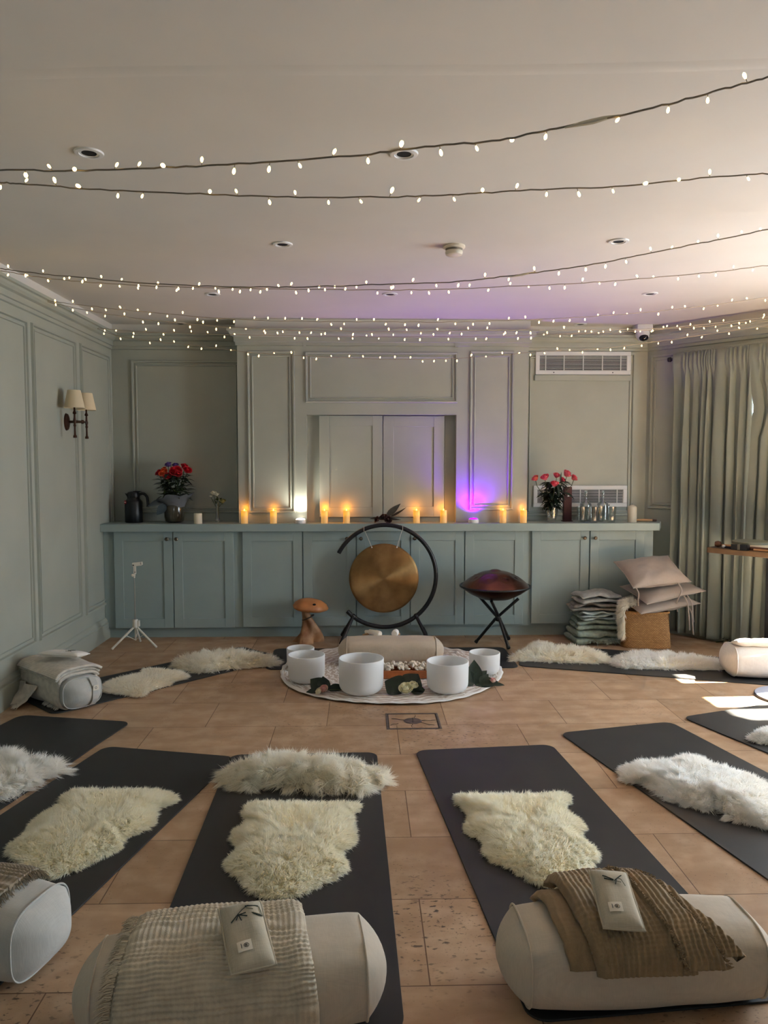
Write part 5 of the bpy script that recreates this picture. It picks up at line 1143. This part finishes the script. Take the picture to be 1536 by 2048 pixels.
# ------------------------------------------------------------------ phone tripod
WPL = mat('white_plastic', (222, 216, 200), rough=.4); TEL = mat('telescopic_steel', (170, 168, 160), rough=.3, metal=1)
tp = Vector((-1.735, 5.83, 0)); t = thing('phone_tripod', 'white phone tripod with a telescopic pole by the left cupboard', 'tripod', tp)
HB_ = .155; b = MB()
for fx, fy in ((-.145, -.10), (.165, -.045), (-.01, .15)):
    lg = build('leg', MB().tube([(fx*.06, fy*.06, HB_), (fx, fy, .011)], [.0085, .0085], 10), WPL, t); build('foot', MB().ball((fx, fy, .0105), .0098), WPL, lg)
    b.tube([(fx*.42, fy*.42, .098), (0, -.005, .055)], .003, 6)
build('brace', b.tube([(0, 0, .05), (0, 0, .15)], .006, 8), WPL, t)
build('grip', MB().lathe([(0, .145), (.018, .148), (.022, .165), (.022, .2), (.018, .212), (0, .213)], 18).box(.012, .032, -.014, .014, .158, .204), WPL, t)
build('pole', MB().tube([(0, 0, .2), (0, 0, .36)], .0052, 10).tube([(0, 0, .36), (0, 0, .48)], .0042, 10).tube([(0, 0, .48), (-.002, 0, .535)], .0032, 10), TEL, t)
hd = build('phone_clamp', MB().tube([(-.002, 0, .53), (.002, 0, .565)], .007, 8).box(-.004, .012, -.008, .008, .56, .62).ball((-.012, -.004, .55), .011, .006, .011), WPL, t)
build('clamp_arm', MB().box(-.015, .052, -.007, .007, -.014, .014, 0, roty(-.12), (.002, 0, .632)).box(.05, .062, -.006, .006, -.010, .014, 0, roty(-.12), (.002, 0, .632)), WPL, hd, bevel=.002)
build('screw', MB().ball((-.004, -.008, .627), .0055).ball((.008, -.009, .575), .004).box(.05, .053, -.0075, .0075, -.006, .010, 0, roty(-.12), (.0, 0, .632)), BLACK, hd)
# ------------------------------------------------------------------ folded blankets in a heap
def folded(name, label, at, w, d, h, m, seed, rz=0.0, layers=3, fr=None, crown=0.0):
    t = thing(name, label, 'blanket', at, rz, 'folded blankets heaped by the basket'); b = MB(); lh = h/layers
    for k in range(layers):
        z0 = k*lh; sx = rnd.uniform(-.012, .012); ww, dd = w*(1-.04*k*rnd.random()), d*(1-.03*k*rnd.random())
        def fn(a, c):
            th = 2*PI*c; x = (2*a-1)*ww/2; e = (1-abs(2*a-1)**26)**.4
            y = dd/2*spow(math.cos(th), .55)*(.94+.06*e); z = z0+lh/2+lh*.56*spow(math.sin(th), .75)*e+crown*(1-(x/(ww/2))**2)*(1 if k else .5)
            n_ = nz(x*8, y*8+k*3, seed)*.024+nz(x*22, y*20+k, seed+2)*.007; return (x+sx+.01*nz(y*9, k+z*20, seed), y+.03*nz(x*9, k*5, seed+4), max(.0005, z+n_*(.35 if k == 0 else 1)))
        b.grid(fn, 40, 32, closev=True)
    build('folds', b, m, t, smooth=180)
    if fr:
        pts, drs = fr; build('fringe', fringe(MB(), pts, drs, .065, rnd, 3, .0026), m, t)
    return t
KG = mat('sage_wool', (148, 160, 146), rough=.95, noise_amt=.18, noise_scale=40, bump=.35, bump_scale=160); KB = mat('pale_blue_wool', (172, 184, 180), rough=.95, noise_amt=.15, noise_scale=40, bump=.35, bump_scale=160); KT = mat('taupe_wool', (134, 128, 118), rough=.95, noise_amt=.2, noise_scale=40, bump=.35, bump_scale=160); KL = mat('light_grey_wool', (166, 166, 160), rough=.95, noise_amt=.15, noise_scale=40, bump=.3, bump_scale=160)
sx_, sy_ = 1.835, 5.93
folded('folded_blanket', 'pale sage wool blanket at the bottom of the heap, fringe on the floor', (sx_, sy_, .001), .43, .30, .105, KG, 51, .05, 2, ([(-.1+.2*k/16, -.145, .03) for k in range(17)], [(.1, -1, .3)]*17))
folded('folded_blanket', 'sage wool blanket second from the bottom of the heap', (sx_+.005, sy_, .108), .40, .28, .075, KG, 52, -.06, 2, None, .01)
folded('folded_blanket', 'pale blue blanket with tassels in the middle of the heap', (sx_+.02, sy_-.005, .188), .36, .28, .062, KB, 53, .08, 3, ([(.06+.12*k/14, -.13, .04) for k in range(15)], [(.2, -.7, -.9)]*15), .008)
folded('folded_blanket', 'taupe blanket with long dark fringe sagging out under the top one', (sx_-.015, sy_+.01, .252), .385, .27, .055, KT, 54, -.1, 2, ([(.165, -.12+.2*k/22, .02) for k in range(23)], [(.35, -.25, -1.2)]*23), .012)
folded('folded_blanket', 'light grey blanket on top of the heap beside the basket', (sx_-.01, sy_, .312), .33, .25, .062, KL, 55, .12, 2, None, .022)
# ------------------------------------------------------------------ basket, sheepskin and cushions
WICK = bpy.data.materials.new('woven_wicker'); WICK.use_nodes = True
nt = WICK.node_tree; N = nt.nodes; Lk = nt.links; b_ = N['Principled BSDF']; b_.inputs['Roughness'].default_value = .6
tc = N.new('ShaderNodeTexCoord'); br = N.new('ShaderNodeTexBrick'); Lk.new(tc.outputs['UV'], br.inputs['Vector']); br.inputs['Scale'].default_value = 1; br.inputs['Brick Width'].default_value = .017; br.inputs['Row Height'].default_value = .0085; br.inputs['Mortar Size'].default_value = .0013
br.inputs['Color1'].default_value = (*lin((198, 150, 92)), 1); br.inputs['Color2'].default_value = (*lin((172, 124, 72)), 1); br.inputs['Mortar'].default_value = (*lin((124, 86, 50)), 1); Lk.new(br.outputs['Color'], b_.inputs['Base Color'])
bp = N.new('ShaderNodeBump'); bp.inputs['Strength'].default_value = .8; bp.inputs['Distance'].default_value = .004; bp.invert = True; Lk.new(br.outputs['Fac'], bp.inputs['Height']); Lk.new(bp.outputs['Normal'], b_.inputs['Normal'])
bk = Vector((2.165, 5.80, 0)); t = thing('wicker_basket', 'square woven wicker basket holding the grey cushions', 'basket', bk, R_(-8))
def bsk(a, c):
    th = 2*PI*a; w = .182-.02*c; x, y = w*spow(math.cos(th), .35), .145*(1-.06*c)*spow(math.sin(th), .35); k = 1+.012*math.sin(th*40)*math.sin(c*60); return (x*k, y*k, .002+.27*c)
bb = MB().grid(bsk, 160, 50, closeu=True); o = build('wall', bb, WICK, t, smooth=180)
uv = o.data.uv_layers.new(name='UVMap')
for pl in o.data.polygons:
    for li in pl.loop_indices:
        co = o.data.vertices[o.data.loops[li].vertex_index].co; uv.data[li].uv = ((math.atan2(co.y/.145, co.x/.182)+PI)*.19, co.z)
md = o.modifiers.new('wall_thickness', 'SOLIDIFY'); md.thickness = .008; md.offset = -1
build('bottom', MB().grid(lambda a, r: (.178*r*spow(math.cos(2*PI*a), .35), .142*r*spow(math.sin(2*PI*a), .35), .006), 60, 5, closeu=True), WICK, t)
rim = [(.163*spow(math.cos(q), .35), .137*spow(math.sin(q), .35), .272) for q in [2*PI*k/80 for k in range(80)]]; build('rim', MB().tube(rim, .009, 8, closed=True), mat('wicker_rim', (190, 140, 84), rough=.6, noise_amt=.25, noise_scale=60), t)
# sheepskin hanging out of the basket
t = thing('sheepskin', 'cream sheepskin hanging over the left rim of the wicker basket', 'sheepskin', (bk.x, bk.y, 0)); rs = np.random.RandomState(77)
def hang(a, c):
    th = -.9+1.8*a; s = c; x = -.10-.10*math.sin(min(1, s*2)*PI/2)-.012*math.sin(a*6)+.07*max(0, s-.5)*0; z = .33-.22*max(0, s-.28)/.72*1.05+.012*math.sin(a*PI)*(s < .4); y = -.05+.15*(a-.5)*(1-.35*s)-.07*s; return Vector((x, y, z))
build('hide', MB().grid(hang, 14, 20), HIDE, t, smooth=180)
a_, c_ = rs.uniform(0, 1, 9000), rs.uniform(0, 1, 9000); P = np.array([hang(p, q) for p, q in zip(a_, c_)]); D = np.column_stack([-np.clip(c_*2, .2, 1), (a_-.5)*.8-.55, np.clip(.9-c_*2.2, -.8, .9)]); D /= np.linalg.norm(D, axis=1)[:, None]
fleece_mesh('fleece', [strands(P, D, .045, .004, rs, .5, .5, .02)], FUR_TAN, t)
TAUPE = linen('taupe_cotton', (162, 150, 140), .05)
def cushion(label, at, w, d, h, rx_, ry_, rz_, seed, ties):
    t = thing('cushion', label, 'cushion', at, 0, 'grey tie cushions stacked on the basket'); t.rotation_euler = (rx_, ry_, rz_); b = MB()
    for sg in (1, -1):
        def fn(a, c):
            u, v = 2*a-1, 2*c-1; p = max(0, 1-abs(u)**2.6)**.62*max(0, 1-abs(v)**2.6)**.62; k = 1-.07*(1-abs(v)**2)*abs(u)**3; k2 = 1-.07*(1-abs(u)**2)*abs(v)**3
            wr = .006*nz(u*3, v*3, seed+sg)+.006*math.sin(u*14+seed)*max(0, abs(v)-.6)*2.0*p; return (u*w/2*k, v*d/2*k2, sg*h/2*p*(1+.15*nz(u*1.5, v*1.5, seed))+wr)
        b.grid(fn, 34, 34, flip=sg < 0)
    build('cover', b, TAUPE, t, smooth=180)
    bp_ = [(x*w/2, y*d/2, 0) for x, y in ((-1, -1), (-.5, -.94), (0, -.93), (.5, -.94), (1, -1), (.94, -.5), (.93, 0), (.94, .5), (1, 1), (0, .93), (-1, 1), (-.93, 0))]; build('piping', MB().tube(bp_, .004, 6, closed=True), TAUPE, t)
    for P in ties: build('tie', MB().tube(catmull([Vector(q) for q in P], 4), .0055, 6), TAUPE, t)
cushion('lowest grey cushion on the wicker basket', (2.25, 5.76, .345), .47, .40, .10, R_(6), R_(-8), R_(7), 1, [[(.13, -.19, .0), (.14, -.235, -.04), (.145, -.235, -.14), (.15, -.23, -.22)]])
cushion('middle grey cushion of the three on the basket', (2.285, 5.765, .44), .48, .40, .095, R_(10), R_(-10), R_(9), 2, [[(.06, -.20, 0), (.055, -.25, -.04), (.06, -.255, -.16), (.065, -.25, -.26)], [(.085, -.20, 0), (.09, -.25, -.05), (.09, -.255, -.14), (.1, -.25, -.20)]])
cushion('topmost plump grey cushion on the basket, tilted up to the right', (2.205, 5.775, .572), .44, .40, .135, R_(22), R_(-6), R_(2), 3, [[(-.2, -.19, 0), (-.19, -.23, -.03), (-.19, -.23, -.09), (-.185, -.23, -.14)], [(.12, -.2, 0), (.13, -.245, -.04), (.10, -.25, -.14), (.115, -.25, -.22)]])
# ------------------------------------------------------------------ leaves on the floor behind the sunlit bolster, metal disc
p = atZ(1466, 1290, 0); t = thing('leaf_bundle', 'small bundle of dark leaves and one pale leaf lying on the floor below the curtains', 'leaves', (p.x, p.y+.1, .001)); b = MB(); rnd = random.Random(9)
for k in range(34): leaf(b, (rnd.uniform(-.05, .14), rnd.uniform(-.05, .05), .02+rnd.uniform(0, .05)), (rnd.uniform(-1, 1), rnd.uniform(-1, .3), rnd.uniform(-.1, .7)), (0, 0, 1), .06, .028, .3)
build('dark_leaves', b, GREEN_D, t, smooth=180); build('pale_leaf', leaf(MB(), (.05, -.06, .03), (-1, -.25, .02), (0, 0, 1), .13, .06, .1), mat('pale_leaf_face', (150, 146, 112), rough=.6), t, smooth=180); build('stem', MB().tube([(-.1, -.03, .006), (.1, .0, .02)], .004, 6), STEMG, t)
dc = atZ(1517, 1389, .02); t = thing('stand_base', 'round pale blue grey metal foot at the right edge on the sunlit floor', 'stand', (dc.x+.20, dc.y, 0))
PALEM = mat('pale_metal', (172, 182, 204), rough=.35, metal=.2); build('foot_plate', MB().lathe([(0, 0), (.198, 0), (.2, .006), (.198, .014), (.16, .02), (.05, .028), (.028, .04), (.024, .06), (0, .06)], 56), PALEM, t, smooth=40); build('edge_trim', MB().lathe([(.199, .001), (.203, .003), (.203, .009), (.199, .011)], 56), mat('dark_rubber_edge', (60, 62, 66), rough=.7), t)
build('socket', MB().tube([(0, 0, .055), (0, 0, .075)], .021, 16), PALEM, t); 
# ------------------------------------------------------------------ daylight
w = bpy.data.worlds.new('daylight'); scene.world = w; w.use_nodes = True; nt = w.node_tree; bg = nt.nodes['Background']
bg.inputs['Color'].default_value = (.72, .86, 1.0, 1); bg.inputs['Strength'].default_value = 28.0
sl = bpy.data.lights.new('sun', 'SUN'); sl.energy = 300; sl.angle = R_(.6); sl.color = (1.0, .92, .79); so = bpy.data.objects.new('sun', sl); COL.objects.link(so)
sd = Vector((-1.0, -.03, -.92)).normalized(); so.rotation_euler = sd.to_track_quat('-Z', 'Y').to_euler(); so.location = (6, 4, 6)
vs = scene.view_settings; vs.view_transform = 'Standard'; vs.look = 'None'; vs.gamma = 1; vs.use_curve_mapping = False; vs.exposure = -0.12
scene.cycles.use_denoising = True; scene.cycles.adaptive_threshold = .04; scene.cycles.adaptive_min_samples = 16; scene.cycles.max_bounces = 12; scene.cycles.diffuse_bounces = 9; scene.cycles.glossy_bounces = 4; scene.cycles.transparent_max_bounces = 12; scene.cycles.transmission_bounces = 12
scene.cycles.caustics_reflective = False; scene.cycles.caustics_refractive = False; scene.cycles.sample_clamp_indirect = 12
